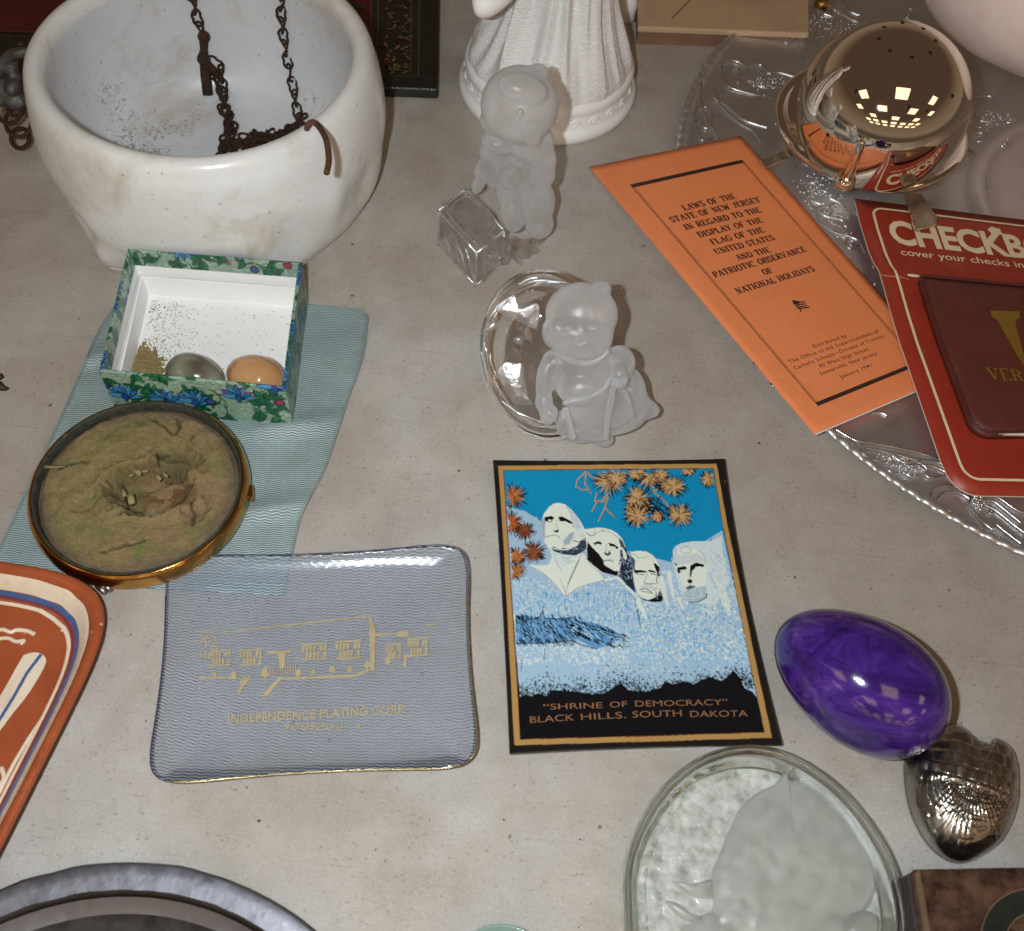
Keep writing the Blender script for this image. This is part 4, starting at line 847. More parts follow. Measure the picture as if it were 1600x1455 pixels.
for (x, y, s, z) in ((1180, 900, 1.0, .009), (1190, 760, 1.15, .013), (1330, 730, .8, .008), (800, 960, .9, .010), (900, 1000, .8, .007), (1020, 700, .8, .016), (850, 720, .7, .018), (1100, 1000, .6, .005), (1270, 850, .8, .006)):
    e = bw(x, y, z); d = e-bc; L = np.linalg.norm(d); c = (e+bc)/2+d*.1; ang = math.atan2(d[1], d[0]); V, F = ball(c, (L*.55, .0042*s, .0036*s), rotz(ang) @ roty(-math.asin(max(-1, min(1, d[2]/L)))), 16, 10); mesh('bow_loop', V, F, m_glass, child)
V, F = ball(bc, (.0048, .0042, .004), None, 16, 10); mesh('bow_knot', V, F, m_glass, child)
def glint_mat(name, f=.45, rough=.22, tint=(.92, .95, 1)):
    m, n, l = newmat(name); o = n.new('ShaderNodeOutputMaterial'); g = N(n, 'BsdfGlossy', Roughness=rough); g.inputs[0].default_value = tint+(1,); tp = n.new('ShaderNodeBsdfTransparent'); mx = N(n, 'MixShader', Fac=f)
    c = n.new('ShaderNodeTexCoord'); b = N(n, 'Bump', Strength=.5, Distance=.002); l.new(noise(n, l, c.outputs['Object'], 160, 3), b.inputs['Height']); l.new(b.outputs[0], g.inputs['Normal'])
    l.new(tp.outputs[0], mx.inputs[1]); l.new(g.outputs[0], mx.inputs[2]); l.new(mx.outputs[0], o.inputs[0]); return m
m_glint = glint_mat('crystal glint', .42, .2); m_glint_patch = glint_mat('glint patch', .40, .34)  # both stand in for light gleaming off the clear glass
ed = []
for i in range(4):
    a, b = gq[i], gq[(i+1) % 4]; ins = lambda q, z, k=.985: np.array([cg[0]+(q[0]-cg[0])*k, cg[1]+(q[1]-cg[1])*k, z])
    ed.append(tube([ins(a, zt-.0006), ins(b, zt-.0006)], .0011, 8)); ed.append(tube([ins(a, zt-.001), ins(a, .001)], .0010, 8)); ed.append(tube([ins(a, .0015), ins(b, .0015)], .0007, 8))
    ed.append(tube(smooth_path([ins(a, zt+.0004, .72), ins((a+b)/2, zt+.0008, .80), ins(b, zt+.0004, .72)], 6), .0008, 8))
mesh('edge_glint', *merge(ed), m_glint, child)  # glossy tubes added along the parcel edges to imitate their bright sparkle
for (x0, y0, x1, y1, z0_, z1_) in ((430, 800, 560, 1250, .027, .001), (300, 640, 470, 1150, .024, .004), (200, 700, 260, 900, .022, .010), (640, 960, 820, 1090, .020, .004), (700, 900, 840, 1000, .018, .010)):
    V, F = tube([bw(x0, y0, z0_), bw((x0+x1)/2+10, (y0+y1)/2, (z0_+z1_)/2), bw(x1, y1, z1_)], [.0004, .0013, .0003], 8); mesh('parcel_glint', V, F, m_glint, child)  # glossy spindles added to imitate gleams within the parcel
# ---- baby leaning on a clear glass oval
nb = np.array([0, -1.2, 1.0]); cb0 = np.array([.03, .352, .012])
b3 = lambda x, y: (700+x/4.2105, 380+y/4.2105)
baby = thing('frosted_baby', 'frosted glass baby figurine in a gown sitting against a thick clear glass oval', 'figurine', P(880, 670, 0))
nn = nb/np.linalg.norm(nb); up3 = np.cross(nn, [1.0, 0, 0]); up3 = up3 if up3[2] > 0 else -up3; right3 = np.cross(up3, nn)
right3 = right3 if right3[0] > 0 else -right3
BR3 = np.array([right3, up3, nn]).T
def E3(x, y, rx, ry, rn=None, dn=0.0, a=0.0):
    c = PPL(*b3(x, y), nn, cb0+nn*dn); k = .385e-3/4.2105; ca, sa = math.cos(a), math.sin(a); Rm = BR3 @ np.array([[ca, -sa, 0], [sa, ca, 0], [0, 0, 1]])
    return ball(c, (rx*k, ry*k, (rn or min(rx, ry))*k), Rm, 24, 16)
# glass oval: rim ring proud of a hollowed disc
def oval(cx, cy, rx, ry, prof_, name, m, tilt=0.0, n=96):
    V = []
    for (s, dn) in prof_:
        for k in range(n):
            t = 2*PI*k/n; x = rx*s*math.cos(t); y = ry*s*math.sin(t); xx = x*math.cos(tilt)-y*math.sin(tilt); yy = x*math.sin(tilt)+y*math.cos(tilt)
            q = PPL(*b3(cx+xx, cy+yy), nn, cb0+nn*dn); V.append(q)
    F = gridF(n, len(prof_), True); F.append(tuple(range(n))[::-1]); F.append(tuple(range(len(V)-n, len(V)))); return mesh(name, V, F, m, baby)
pr = [(.30, -.010), (.70, -.0105), (.88, -.010), (.97, -.006), (1.0, 0), (.985, .005), (.94, .0088), (.88, .0095), (.84, .0080), (.80, .0050), (.72, .0055), (.55, .0085), (.3, .0105), (.05, .011)]
pr = [(q[0], q[2]) for q in smooth_path([(a, 0, b) for a, b in pr], 3)]
oval(640, 735, 445, 570, pr, 'glass_oval', glass_mat('thick clear glass', (1, 1, 1), clear=.15, bump=.55, bs=28), -.12)
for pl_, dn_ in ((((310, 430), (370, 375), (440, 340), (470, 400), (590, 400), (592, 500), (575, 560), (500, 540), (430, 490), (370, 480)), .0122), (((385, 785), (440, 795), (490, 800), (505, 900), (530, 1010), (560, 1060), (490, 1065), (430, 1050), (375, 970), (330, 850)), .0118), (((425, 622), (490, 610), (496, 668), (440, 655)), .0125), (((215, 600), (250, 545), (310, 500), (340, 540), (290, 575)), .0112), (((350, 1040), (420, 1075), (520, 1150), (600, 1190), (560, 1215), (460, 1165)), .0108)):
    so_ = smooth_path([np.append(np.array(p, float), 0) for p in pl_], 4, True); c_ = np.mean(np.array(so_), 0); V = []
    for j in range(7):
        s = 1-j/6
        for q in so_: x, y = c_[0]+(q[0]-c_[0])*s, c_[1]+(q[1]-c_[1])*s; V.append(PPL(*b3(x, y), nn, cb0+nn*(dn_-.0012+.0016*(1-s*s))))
    mesh('glint_patch', V, gridF(len(so_), 7, True), m_glint_patch, baby)  # added glossy patches in the shape of flash reflections on the oval
st_ = []
for k_, (x0, y0, x1, y1) in enumerate(((460, 275, 600, 222), (520, 260, 690, 245), (560, 285, 640, 255), (640, 262, 790, 262), (230, 640, 330, 900), (215, 700, 290, 930), (300, 900, 400, 1060), (250, 560, 330, 420), (440, 1110, 720, 1230), (320, 440, 440, 345))):
    mx_, my_ = (x0+x1)/2-8, (y0+y1)/2-8; st_.append(tube(smooth_path([PPL(*b3(x0, y0), nn, cb0+nn*.0112), PPL(*b3(mx_, my_), nn, cb0+nn*.0116), PPL(*b3(x1, y1), nn, cb0+nn*.0112)], 5), [.0002]+[.00065]*9+[.0002], 6))
mesh('glint_streak', *merge(st_), m_glint, baby)  # added glossy tubes imitating thin streaks of reflected light
pt = [E3(880, 470, 215, 190, 150, .016), E3(1010, 300, 60, 50, 60, .016), E3(860, 600, 205, 140, 130, .022), E3(680, 600, 55, 90, 60, .018, .3), E3(1030, 570, 60, 90, 60, .016),
      E3(900, 800, 190, 170, 130, .012), E3(1130, 790, 95, 110, 80, .012, .2), E3(700, 790, 80, 90, 70, .014), E3(640, 900, 58, 150, 60, .016), E3(630, 1040, 55, 70, 55, .018), E3(665, 1120, 60, 55, 50, .020, .3),
      E3(1130, 880, 55, 80, 45, .022, .2), E3(880, 950, 160, 120, 110, .016), E3(1000, 1080, 210, 150, 100, .010), E3(1170, 1060, 150, 120, 70, .006, -.5), E3(1310, 1090, 80, 62, 40, .002, -.3), E3(1350, 1110, 36, 40, 25, .002),
      E3(930, 1230, 150, 80, 70, .006), E3(1020, 1290, 70, 55, 40, .002), E3(860, 1260, 80, 60, 50, .006), E3(1150, 1180, 140, 70, 50, .002, .35), E3(1230, 930, 60, 120, 50, .006, .5), E3(1180, 1000, 190, 110, 60, .004, -.75), E3(1240, 1120, 150, 60, 40, .000, .3), E3(1000, 1180, 240, 90, 70, .006, .1), E3(760, 1180, 50, 90, 40, .008), E3(1020, 1310, 40, 30, 20, -.002), E3(720, 560, 40, 60, 40, .028, .3), E3(1140, 300, 10, 10, 10, .0)]
o = mesh('baby_body', *merge(pt), m_frost, baby); remesh(o, .0010, 6)
# gown folds, collar and fingers as soft raised ridges
rd = lambda pts, dn, r: tube(smooth_path([PPL(*b3(x, y), nn, cb0+nn*dn) for x, y in pts], 5), r, 8)
V, F = merge([rd([(700, 715), (790, 765), (900, 790), (1000, 760), (1060, 700)], .0235, .0016), rd([(735, 700), (830, 740), (930, 745), (1010, 715)], .0255, .0013)]); mesh('collar', V, F, m_frost, baby)
V, F = merge([rd([(1085, 870), (1020, 960), (930, 1010), (800, 1040), (760, 1060)], .0235, .0016), rd([(770, 1080), (800, 1180), (830, 1290)], .017, .0018), rd([(1090, 900), (1080, 1000), (1050, 1160), (1040, 1290)], .0185, .0017), rd([(1150, 950), (1190, 1050), (1210, 1150)], .0125, .0016)]); mesh('gown_fold', V, F, m_frost, baby)
for (x0, y0, x1, y1) in ((640, 1130, 612, 1175), (660, 1140, 640, 1190), (682, 1140, 668, 1188), (702, 1130, 696, 1172)): V, F = rd([(x0, y0), ((x0+x1)/2+3, (y0+y1)/2), (x1, y1)], .0225, .0013); mesh('finger', V, F, m_frost, baby)
for (x0, y0, x1, y1) in ((1100, 880, 1085, 930), (1122, 890, 1110, 945), (1145, 890, 1135, 940), (1165, 880, 1160, 925)): V, F = rd([(x0, y0), ((x0+x1)/2+3, (y0+y1)/2), (x1, y1)], .0265, .0013); mesh('finger', V, F, m_frost, baby)
V, F = merge([E3(870, 570, 20, 22, 16, .0355)]); mesh('nose', V, F, m_frost, baby)
V, F = merge([rd([(820, 650), (860, 668), (910, 650)], .0335, .0009)]); mesh('mouth', V, F, m_frost, baby)
for x in (790, 950): V, F = E3(x, 560, 26, 12, 10, .0325); mesh('eye', V, F, m_frost, baby)
# ================================================================== RIBBON CLOTH
def rib_nodes(n, l, vec, rot, pitch, wob, wobk):
    mp = N(n, 'Mapping'); mp.inputs['Rotation'].default_value = (0, 0, rot); l.new(vec, mp.inputs[0]); s = n.new('ShaderNodeSeparateXYZ'); l.new(mp.outputs[0], s.inputs[0])
    a = N(n, 'Math', operation='MULTIPLY'); l.new(s.outputs['X'], a.inputs[0]); a.inputs[1].default_value = wobk
    nz = N(n, 'TexNoise', Scale=55.0, Detail=2.0); l.new(mp.outputs[0], nz.inputs['Vector']); nm = N(n, 'Math', operation='MULTIPLY'); l.new(nz.outputs['Fac'], nm.inputs[0]); nm.inputs[1].default_value = 9.0
    a2 = N(n, 'Math', operation='ADD'); l.new(a.outputs[0], a2.inputs[0]); l.new(nm.outputs[0], a2.inputs[1])
    sn = N(n, 'Math', operation='SINE'); l.new(a2.outputs[0], sn.inputs[0]); b = N(n, 'Math', operation='MULTIPLY'); l.new(sn.outputs[0], b.inputs[0]); b.inputs[1].default_value = wob
    c = N(n, 'Math', operation='ADD'); l.new(s.outputs['Y'], c.inputs[0]); l.new(b.outputs[0], c.inputs[1])
    d = N(n, 'Math', operation='MULTIPLY'); l.new(c.outputs[0], d.inputs[0]); d.inputs[1].default_value = 2*PI/pitch
    e = N(n, 'Math', operation='SINE'); l.new(d.outputs[0], e.inputs[0]); f = N(n, 'MapRange'); l.new(e.outputs[0], f.inputs[0]); f.inputs[1].default_value = -1; f.inputs[2].default_value = 1; return f.outputs[0]
def cloth_extra(m, n, l, p, vec, c):
    rb = rib_nodes(n, l, vec, -.13, .00135, .00030, 1000)
    r = ramp(n, l, rb, [(.15, (.36, .42, .43)), (.75, (1.12, 1.15, 1.15))]); c2 = mixc(n, l, 1.0, c, r.outputs[0], 'MULTIPLY'); l.new(c2, p.inputs['Base Color'])
    b = N(n, 'Bump', Strength=.5, Distance=.0004); l.new(rb, b.inputs['Height']); l.new(b.outputs[0], p.inputs['Normal'])
m_cloth = mat('blue green ribbed silk', A(142, 151, 147, 1.30), .5, 0, .22, 30, 0, 300, .4, extra=cloth_extra, dirt=(.22, .19, .14), dirt_s=14, dirt_amt=.4)
Lp = smooth_path([(190, 462, 0), (152, 520, 0), (115, 605, 0), (72, 700, 0), (30, 790, 0), (-8, 870, 0), (-20, 905, 0)], 10); Rp = smooth_path([(556, 482, 0), (572, 491, 0), (573, 510, 0), (566, 560, 0), (544, 622, 0), (533, 655, 0), (506, 735, 0), (474, 796, 0), (459, 850, 0), (442, 930, 0)], 10)
nr = len(Lp); ncl = 60; T_ = []
def foldz(x, y):
    z = .0016+.0006*vn(x/60, y/60)
    for (x0, y0, x1, y1, hh, ww) in ((385, 672, 520, 655, .0038, 13), (370, 802, 490, 780, .0045, 14), (205, 905, 440, 925, .0010, 15), (110, 570, 190, 540, .0040, 12), (430, 540, 560, 560, .0016, 25)):
        dx, dy = x1-x0, y1-y0; L = math.hypot(dx, dy); t = ((x-x0)*dx+(y-y0)*dy)/L/L; d = ((x-x0)*dy-(y-y0)*dx)/L
        k = 1/(1+math.exp(-(t)*14))*(1/(1+math.exp((t-1)*10))); z += hh*k*math.exp(-(d/ww)**2)*(1 if d < 0 else .8)
    return z
nr = len(Lp) if len(Lp) < len(Rp) else len(Rp)
Lp = [np.array([np.interp(k/(nr-1), np.linspace(0, 1, len(Lp)), [q[a] for q in Lp]) for a in range(3)]) for k in range(nr)]; Rp = [np.array([np.interp(k/(nr-1), np.linspace(0, 1, len(Rp)), [q[a] for q in Rp]) for a in range(3)]) for k in range(nr)]
for j in range(nr):
    for i in range(ncl):
        u = i/(ncl-1); x = Lp[j][0]*(1-u)+Rp[j][0]*u; y = Lp[j][1]*(1-u)+Rp[j][1]*u + 14*math.sin(PI*u)*(1-j/nr)*-.3
        T_.append(P(x, y, foldz(x, y)))
o = slab('ribbon_cloth', T_, ncl, nr, .0009, m_cloth); recenter(o); tag(o, 'pale blue-green ribbed silk ribbon lying under the flowered box and brass compact', 'ribbon')
m_hem = mat('darker selvedge', A(120, 125, 120, 1.4), .7)
V, F = tube([P(q[0], q[1], foldz(q[0], q[1])) for q in Rp], .0006, 6); h_ = mesh('selvedge', V, F, m_hem, o)
V, F = tube([P(q[0], q[1], foldz(q[0], q[1])) for q in Lp], .0006, 6); mesh('selvedge', V, F, m_hem, o)

# ================================================================== FLOWERED BOX
ZT = .0375; z0b = .0015
tpx = [(199, 388), (472, 409), (446, 607), (154, 579)]
T4 = [P(*q, ZT) for q in tpx]
Hb = homog(SQ, [tuple(q[:2]) for q in T4])
def BX(u, v, z): x, y = Hb(u, v); return np.array([x, y, z])
fb = thing('flowered_box', 'small open square cardboard box papered in green and blue flowers with a white lining', 'box', BX(.5, .5, z0b))
def floral(wpx, hpx, seed):
    r = np.random.default_rng(seed); cv = Canvas(0, 0, wpx, hpx, 3.2, (152, 184, 162))
    for i in range(int(wpx*hpx/9)):   # fine silver green grain
        x, y = r.uniform(0, wpx), r.uniform(0, hpx); cv.line([(x, y), (x+3, y+r.uniform(-1, 1))], .7, (196, 222, 200) if r.random() < .55 else (110, 150, 126))
    for i in range(int(wpx/9)):       # stems
        x, y = r.uniform(0, wpx), r.uniform(0, hpx); a = r.uniform(0, 6.3); pts = [(x, y)]
        for k in range(9): a += r.uniform(.1, .55)*(1 if i % 2 else -1); pts.append((pts[-1][0]+3.2*math.cos(a), pts[-1][1]+3.2*math.sin(a)))
        cv.line(pts, 1.5, (70, 110, 40) if i % 3 else (20, 60, 60))
    def leaf(x, y, L, Wd, a, c, oc=(8, 30, 40)):
        for g, cc in ((1.0, oc), (.72, c)):
            pts = []
            for t in np.linspace(0, 2*PI, 18, endpoint=False):
                px = L*math.cos(t)*(1 if g == 1 else .86); py = Wd*math.sin(t)*g*(1-.45*math.cos(t)); pts.append((x+px*math.cos(a)-py*math.sin(a), y+px*math.sin(a)+py*math.cos(a)))
            cv.poly(pts, cc)
    for i in range(int(wpx/3.2)):
        x, y = r.uniform(0, wpx), r.uniform(0, hpx); a = r.uniform(0, 6.3)
        for k in range(r.integers(2, 5)): leaf(x+4*math.cos(a+k*1.3), y+4*math.sin(a+k*1.3), r.uniform(4, 7), r.uniform(2, 3.6), a+k*1.3, (16, 110, 70) if r.random() < .7 else (40, 140, 90), (6, 50, 45))
    for i in range(max(2, int(wpx/28))):
        x = (i+.5)*wpx/max(2, int(wpx/28))+r.uniform(-8, 8); y = r.uniform(.25, .75)*hpx
        for k in range(7):
            a = PI+PI*k/6; leaf(x+8*math.cos(a), y+6*math.sin(a)+2, 9, 3.4, a, (46, 125, 190) if k % 2 else (80, 160, 205), (10, 35, 80))
        leaf(x, y+5, 5, 3, 1.57, (30, 90, 170))
    for i in range(int(wpx/34)):
        x, y = r.uniform(0, wpx), r.uniform(0, hpx); cv.ell(x, y, 5, 4, (20, 45, 50)); cv.ell(x, y, 3.4, 2.6, (190, 50, 90) if i % 2 else (60, 90, 170))
    for i in range(int(wpx/30)):
        x, y = r.uniform(0, wpx), r.uniform(0, hpx); a = r.uniform(0, 6); cv.line([(x+6*math.cos(a+t), y+4*math.sin(a+t)) for t in np.linspace(0, 2.6, 8)], 1.2, (150, 60, 130) if i % 2 else (200, 80, 90))
    return cv
m_paper = mat('flowered foil paper', (1, 1, 1), .33, 0, .06, 100, .3, 700, .55, attr='Col')
m_white = mat('white card lining', A(205, 208, 214, 1.75), .7, 0, .03, 40)
m_white2 = mat('greyish lining edge', A(170, 165, 160, 1.5), .8)
WT_ = .021   # wall thickness in u,v units
def painted_quad(name, f, nu, nv, cv, parent, thick=None):
    V = [f(i/(nu-1), j/(nv-1)) for j in range(nv) for i in range(nu)]; o = mesh(name, V, gridF(nu, nv), m_paper, parent)
    xy = [(i/(nu-1)*(cv.w/cv.res-1), j/(nv-1)*(cv.h/cv.res-1)) for j in range(nv) for i in range(nu)]; vcol(o, cv.sample(xy)*.74); return o
w_ = WT_
walls = [(lambda t, q: (t, -0.0+q), 1), (lambda t, q: (1-q, t), 2), (lambda t, q: (1-t, 1-q), 3), (lambda t, q: (q, 1-t), 4)]
for f, sd in walls:
    cv = floral(165, 66, sd*11+3)
    # strip runs: outside bottom -> outside top -> over the rim -> inside band
    path = [(0, z0b), (0, ZT-.0006), (w_*.3, ZT), (w_*.7, ZT), (w_, ZT-.0006), (w_+.001, ZT-.0118)]
    ln = [0, .036, .0372, .0382, .0395, .051]
    def g(t, s, f=f, path=path, ln=ln):
        L = s*ln[-1]; q = np.interp(L, ln, [a[0] for a in path]); z = np.interp(L, ln, [a[1] for a in path]); tt = q+t*(1-2*q); u, v = f(tt, q); 
        return BX(u, v, z)
    painted_quad('paper_wall', lambda t, s, g=g: g(t, 1-s), 150, 66, cv, fb)
# white liner below the band, with its grey step, and the floor
def ringq(q, z): return [BX(q, q, z), BX(1-q, q, z), BX(1-q, 1-q, z), BX(q, 1-q, z)]
def loft(name, lv, m, cap=None):
    V = []; 
    for (q, z) in lv: V += ringq(q, z)
    F = gridF(4, len(lv), True); F = [f[::-1] for f in F]
    if cap: F.append((len(V)-4, len(V)-3, len(V)-2, len(V)-1))
    return mesh(name, V, F, m, fb, False)
loft('white_lining', [(w_+.0005, ZT-.0116), (w_+.003, ZT-.0195)], m_white)
loft('lining_step', [(w_+.003, ZT-.0195), (w_+.022, ZT-.0196)], m_white2)
loft('inner_tray', [(w_+.020, ZT-.0188), (w_+.030, ZT-.0188), (w_+.036, z0b+.002)], m_white, True)
loft('box_bottom', [(.004, z0b+.0014), (.004, z0b)], m_white2, True)
# brown dust in the corner
m_dust = mat('brown green dust', A(120, 100, 62, 1.5), .95, 0, .5, 900)
V, F = [], []
zf = z0b+.0021
for i in range(3600):
    if i < 2700: u = .08+abs(rng.normal())*.10; v = .80+rng.normal()*.15
    elif i < 3350: u = .08+abs(rng.normal())*.16; v = rng.uniform(.10, .95)
    else: u = rng.uniform(.08, .93); v = rng.uniform(.1, .93)
    if not (.062 < u < .93 and .062 < v < .93): continue
    c = BX(u, v, zf); s = rng.uniform(.0002, .00055)*(1.8 if rng.random() < .04 else 1); k = len(V)
    for (a, b, z) in ((1, 0, 0), (0, 1, 0), (-1, 0, 0), (0, -1, 0), (0, 0, 1)): V.append(c+s*np.array([a, b*.8, z*.8]))
    F += [(k, k+1, k+4), (k+1, k+2, k+4), (k+2, k+3, k+4), (k+3, k, k+4)]
pn = 40; base = len(V)
for j in range(pn):
    for i in range(pn):
        u = .062+.20*i/(pn-1); v = .42+.512*j/(pn-1); h = .0042*max(0, math.exp(-((u-.09)/.13)**2-((v-.76)/.24)**2)-.22-.45*(fbm(u*70, v*70)-.5)); V.append(BX(u, v, zf+h-.0003))
F += [tuple(k+base for k in f) for f in gridF(pn, pn)]
o = mesh('dust', V, F, m_dust, None, False); o['kind'] = 'stuff'; tag(o, 'brown-green powder and grit spilled in the left corner of the flowered box', 'dust')
def eggmesh(c, a, b, axis, up=(0, 0, 1), seg=48, rings=36, k=.16):
    x = np.asarray(axis, float); x /= np.linalg.norm(x); y = np.cross(up, x); y /= np.linalg.norm(y); z = np.cross(x, y); V = []
    for j in range(rings+1):
        ph = PI*j/rings
        for i in range(seg):
            t = 2*PI*i/seg; s = math.sin(ph)*(1-k*math.cos(ph)); V.append(np.asarray(c)+x*a*math.cos(ph)+(y*math.cos(t)+z*math.sin(t))*b*s)
    return V, gridF(seg, rings+1, True)
def stone_extra(cols, sc, dist):
    def f(m, n, l, p, vec, c):
        wv = N(n, 'TexWave', Scale=sc, Distortion=dist, Detail=4.0); wv.inputs['Detail Scale'].default_value = 1.5; l.new(vec, wv.inputs['Vector']); r = ramp(n, l, wv.outputs['Fac'], cols); l.new(r.outputs[0], p.inputs['Base Color'])
    return f
m_eg1 = mat('grey green onyx', (.2, .2, .15), .12, 0, .1, 50, 0, 1, .55, rvar=.04, sss=.3, extra=stone_extra([(0, (.10, .085, .06)), (.35, (.24, .235, .17)), (.7, (.20, .20, .15)), (1, (.11, .08, .055))], 7, 9))
m_eg2 = mat('amber onyx', (.5, .28, .12), .10, 0, .1, 50, 0, 1, .55, rvar=.04, sss=.3, extra=stone_extra([(0, (.50, .27, .12)), (.45, (.60, .34, .15)), (.55, (.42, .19, .08)), (1, (.55, .30, .13))], 5, 7))
q = P(305, 588, .0150); V, F = eggmesh((q[0], q[1]-.000, .0155), .0168, .0125, (.95, -.14, 0)); o = mesh('stone_egg', V, F, m_eg1); recenter(o); tag(o, 'dull grey-green polished stone egg inside the flowered box', 'stone egg')
q = P(398, 592, .0170); V, F = eggmesh((q[0], q[1], .0175), .0170, .0138, (-.93, .32, 0)); o = mesh('stone_egg', V, F, m_eg2); recenter(o); tag(o, 'amber orange polished stone egg inside the flowered box, right-hand corner', 'stone egg')

# ================================================================== BRASS COMPACT WITH CAKED POWDER
ZC = .0165; CC = P(216, 757, ZC)*np.array([1, 1, 0])
CCR = np.linalg.norm(P(385, 752, ZC)-P(47, 762, ZC))/2
def brass_extra(m, n, l, p, vec, c):
    nz = noise(n, l, vec, 90, 6, .7); r = ramp(n, l, nz, [(.45, (1, 1, 1)), (.68, (.55, .62, .50))]); l.new(mixc(n, l, .5, c, r.outputs[0], 'MULTIPLY'), p.inputs['Base Color'])
m_brass = mat('worn brass', (.62, .34, .11), .17, 1, .2, 60, .05, 500, .5, rvar=.08, extra=brass_extra)
m_verd = mat('verdigris rim', (.060, .068, .050), .70, .35, .6, 260, 1.0, 700, .4, dirt=(.07, .06, .045), dirt_s=90, dirt_amt=.8)
cp = thing('powder_compact', 'round brass compact with a green tarnished rim full of cracked brown-green powder', 'compact', CC)
R_ = CCR
tl = lambda r, z: (r, z)
pf = smooth_path([(0, 0, .0022), (R_*.80, 0, .0022), (R_*.93, 0, .0032), (R_*1.02, 0, .0072), (R_*1.03, 0, .0110), (R_*1.015, 0, .0148), (R_*.985, 0, .0170), (R_*.966, 0, .0170)], 5)
lathe('brass_case', [(q[0], q[2]) for q in pf], CC, 128, m_brass, cp)
pf = smooth_path([(R_*.967, 0, .0163), (R_*.960, 0, .0176), (R_*.950, 0, .0176), (R_*.938, 0, .0164), (R_*.930, 0, .0130), (R_*.925, 0, .007)], 4)
lathe('tarnished_rim', [(q[0], q[2]) for q in pf], CC, 128, m_verd, cp, lambda r, z, t: (r, z+.0004*vn(t*20, r*900)))
# powder height field
NR, NT = 150, 300; rad = np.linspace(0, 1, NR); th = np.linspace(0, 2*PI, NT, endpoint=False); RR, TT = np.meshgrid(rad, th, indexing='ij')
rp_ = R_*.926; X = RR*np.cos(TT); Y = RR*np.sin(TT)
kc = lambda x, y: tuple(((P(40+x/4.2105, 600+y/4.2105, .013)-np.array([CC[0], CC[1], .013]))/rp_)[:2])
h = .0146+.0040*(fbm(X*2.2+9, Y*2.2+4)-.5)+.0022*(fbm(X*8+3, Y*8+1)-.5)+.0004*(fbm(X*40, Y*40, 2)-.5)
wobx = .10*(fbm(X*9, Y*9+5)-.5); woby = .10*(fbm(X*9+8, Y*9)-.5)
def ddist(path):
    D = np.full(X.shape, 9.0)
    for a, b in zip(path[:-1], path[1:]):
        dx, dy = b[0]-a[0], b[1]-a[1]; XX = X+wobx*.8; YY = Y+woby*.8; t = np.clip(((XX-a[0])*dx+(YY-a[1])*dy)/(dx*dx+dy*dy+1e-9), 0, 1); D = np.minimum(D, np.hypot(XX-a[0]-t*dx, YY-a[1]-t*dy))
    return D
def crater(cx, cy, rx, ry, a, dep, lip=.0):
    c = kc(cx, cy); k = 1/(CCR*.917/.352e-3*4.2105); rx *= k; ry *= k*1.2; dx = X+wobx*1.5-c[0]; dy = Y+woby*1.5-c[1]; x = (dx*math.cos(a)+dy*math.sin(a))/rx; y = (-dx*math.sin(a)+dy*math.cos(a))/ry; d = np.hypot(x, y)
    return -dep/(1+np.exp((d-1)*9))+lip*np.exp(-((d-1.15)/.18)**2), d
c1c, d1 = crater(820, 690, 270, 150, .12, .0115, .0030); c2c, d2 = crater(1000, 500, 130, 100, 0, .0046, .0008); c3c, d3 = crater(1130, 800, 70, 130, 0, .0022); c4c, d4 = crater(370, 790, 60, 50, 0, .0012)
h = h+c1c+c2c+c3c+c4c
c5, d5 = crater(920, 710, 190, 75, .35, -.0050); h = h+c5
cracks = [[(620, 620), (640, 700), (650, 780), (720, 830), (620, 875)], [(720, 860), (830, 830), (930, 800), (1010, 740), (1080, 680)], [(510, 1110), (620, 1085), (700, 1070), (790, 1040)], [(860, 530), (870, 470), (930, 450)], [(980, 350), (1010, 290), (1000, 240)], [(1010, 290), (1030, 250)], [(830, 240), (900, 290), (960, 340)], [(140, 545), (260, 545), (420, 520)], [(1080, 760), (1110, 860), (1090, 930)], [(1150, 540), (1170, 510)], [(1080, 350), (1100, 330)]]
crk = np.full(X.shape, 9.0)
for c in cracks:
    pp = [kc(*q) for q in c]; D = ddist(pp); crk = np.minimum(crk, D)
h = h-.0022*np.exp(-(crk/.012)**2)
edge = np.clip((1-RR)/.05, 0, 1); h = h*edge+(.0115+.001*vn(TT*30, RR))*(1-edge)
h = h+(rng.random(X.shape)-.5)*.00014
V = [(CC[0]+rp_*x, CC[1]+rp_*y, z) for x, y, z in zip(X.ravel(), Y.ravel(), h.ravel())]
col = np.zeros(X.shape+(3,)); n1 = fbm(X*2.2+2, Y*2.2+7)[..., None]; n2 = fbm(X*5+5, Y*5+3)[..., None]; n3 = rng.random(X.shape+(1,))
ca, cbb, cc3 = lin((138, 122, 76)), lin((146, 118, 84)), lin((118, 118, 66))
col = ca*(1-np.clip((n1-.35)*3, 0, 1))+cbb*np.clip((n1-.35)*3, 0, 1); k = np.clip((n2-.5)*4, 0, 1); col = col*(1-k)+cc3*k
k = np.clip((RR[..., None]-.84)/.12+(n2-.5)*1.4, 0, 1)*.8; col = col*(1-k)+lin((112, 94, 74))*k
k = np.clip(1.5-d5[..., None]*1.3, 0, 1)*(n2 > .42); col = col*(1-k*.75)+lin((110, 66, 36))*k*.75
k = np.clip(1.3-d2[..., None], 0, 1)*.55; col = col*(1-k)+lin((66, 58, 46))*k  # darkened pit: shade put into the powder colour
k = np.clip(1.3-d3[..., None], 0, 1)*.5*(n2 > .4); col = col*(1-k)+lin((84, 78, 50))*k
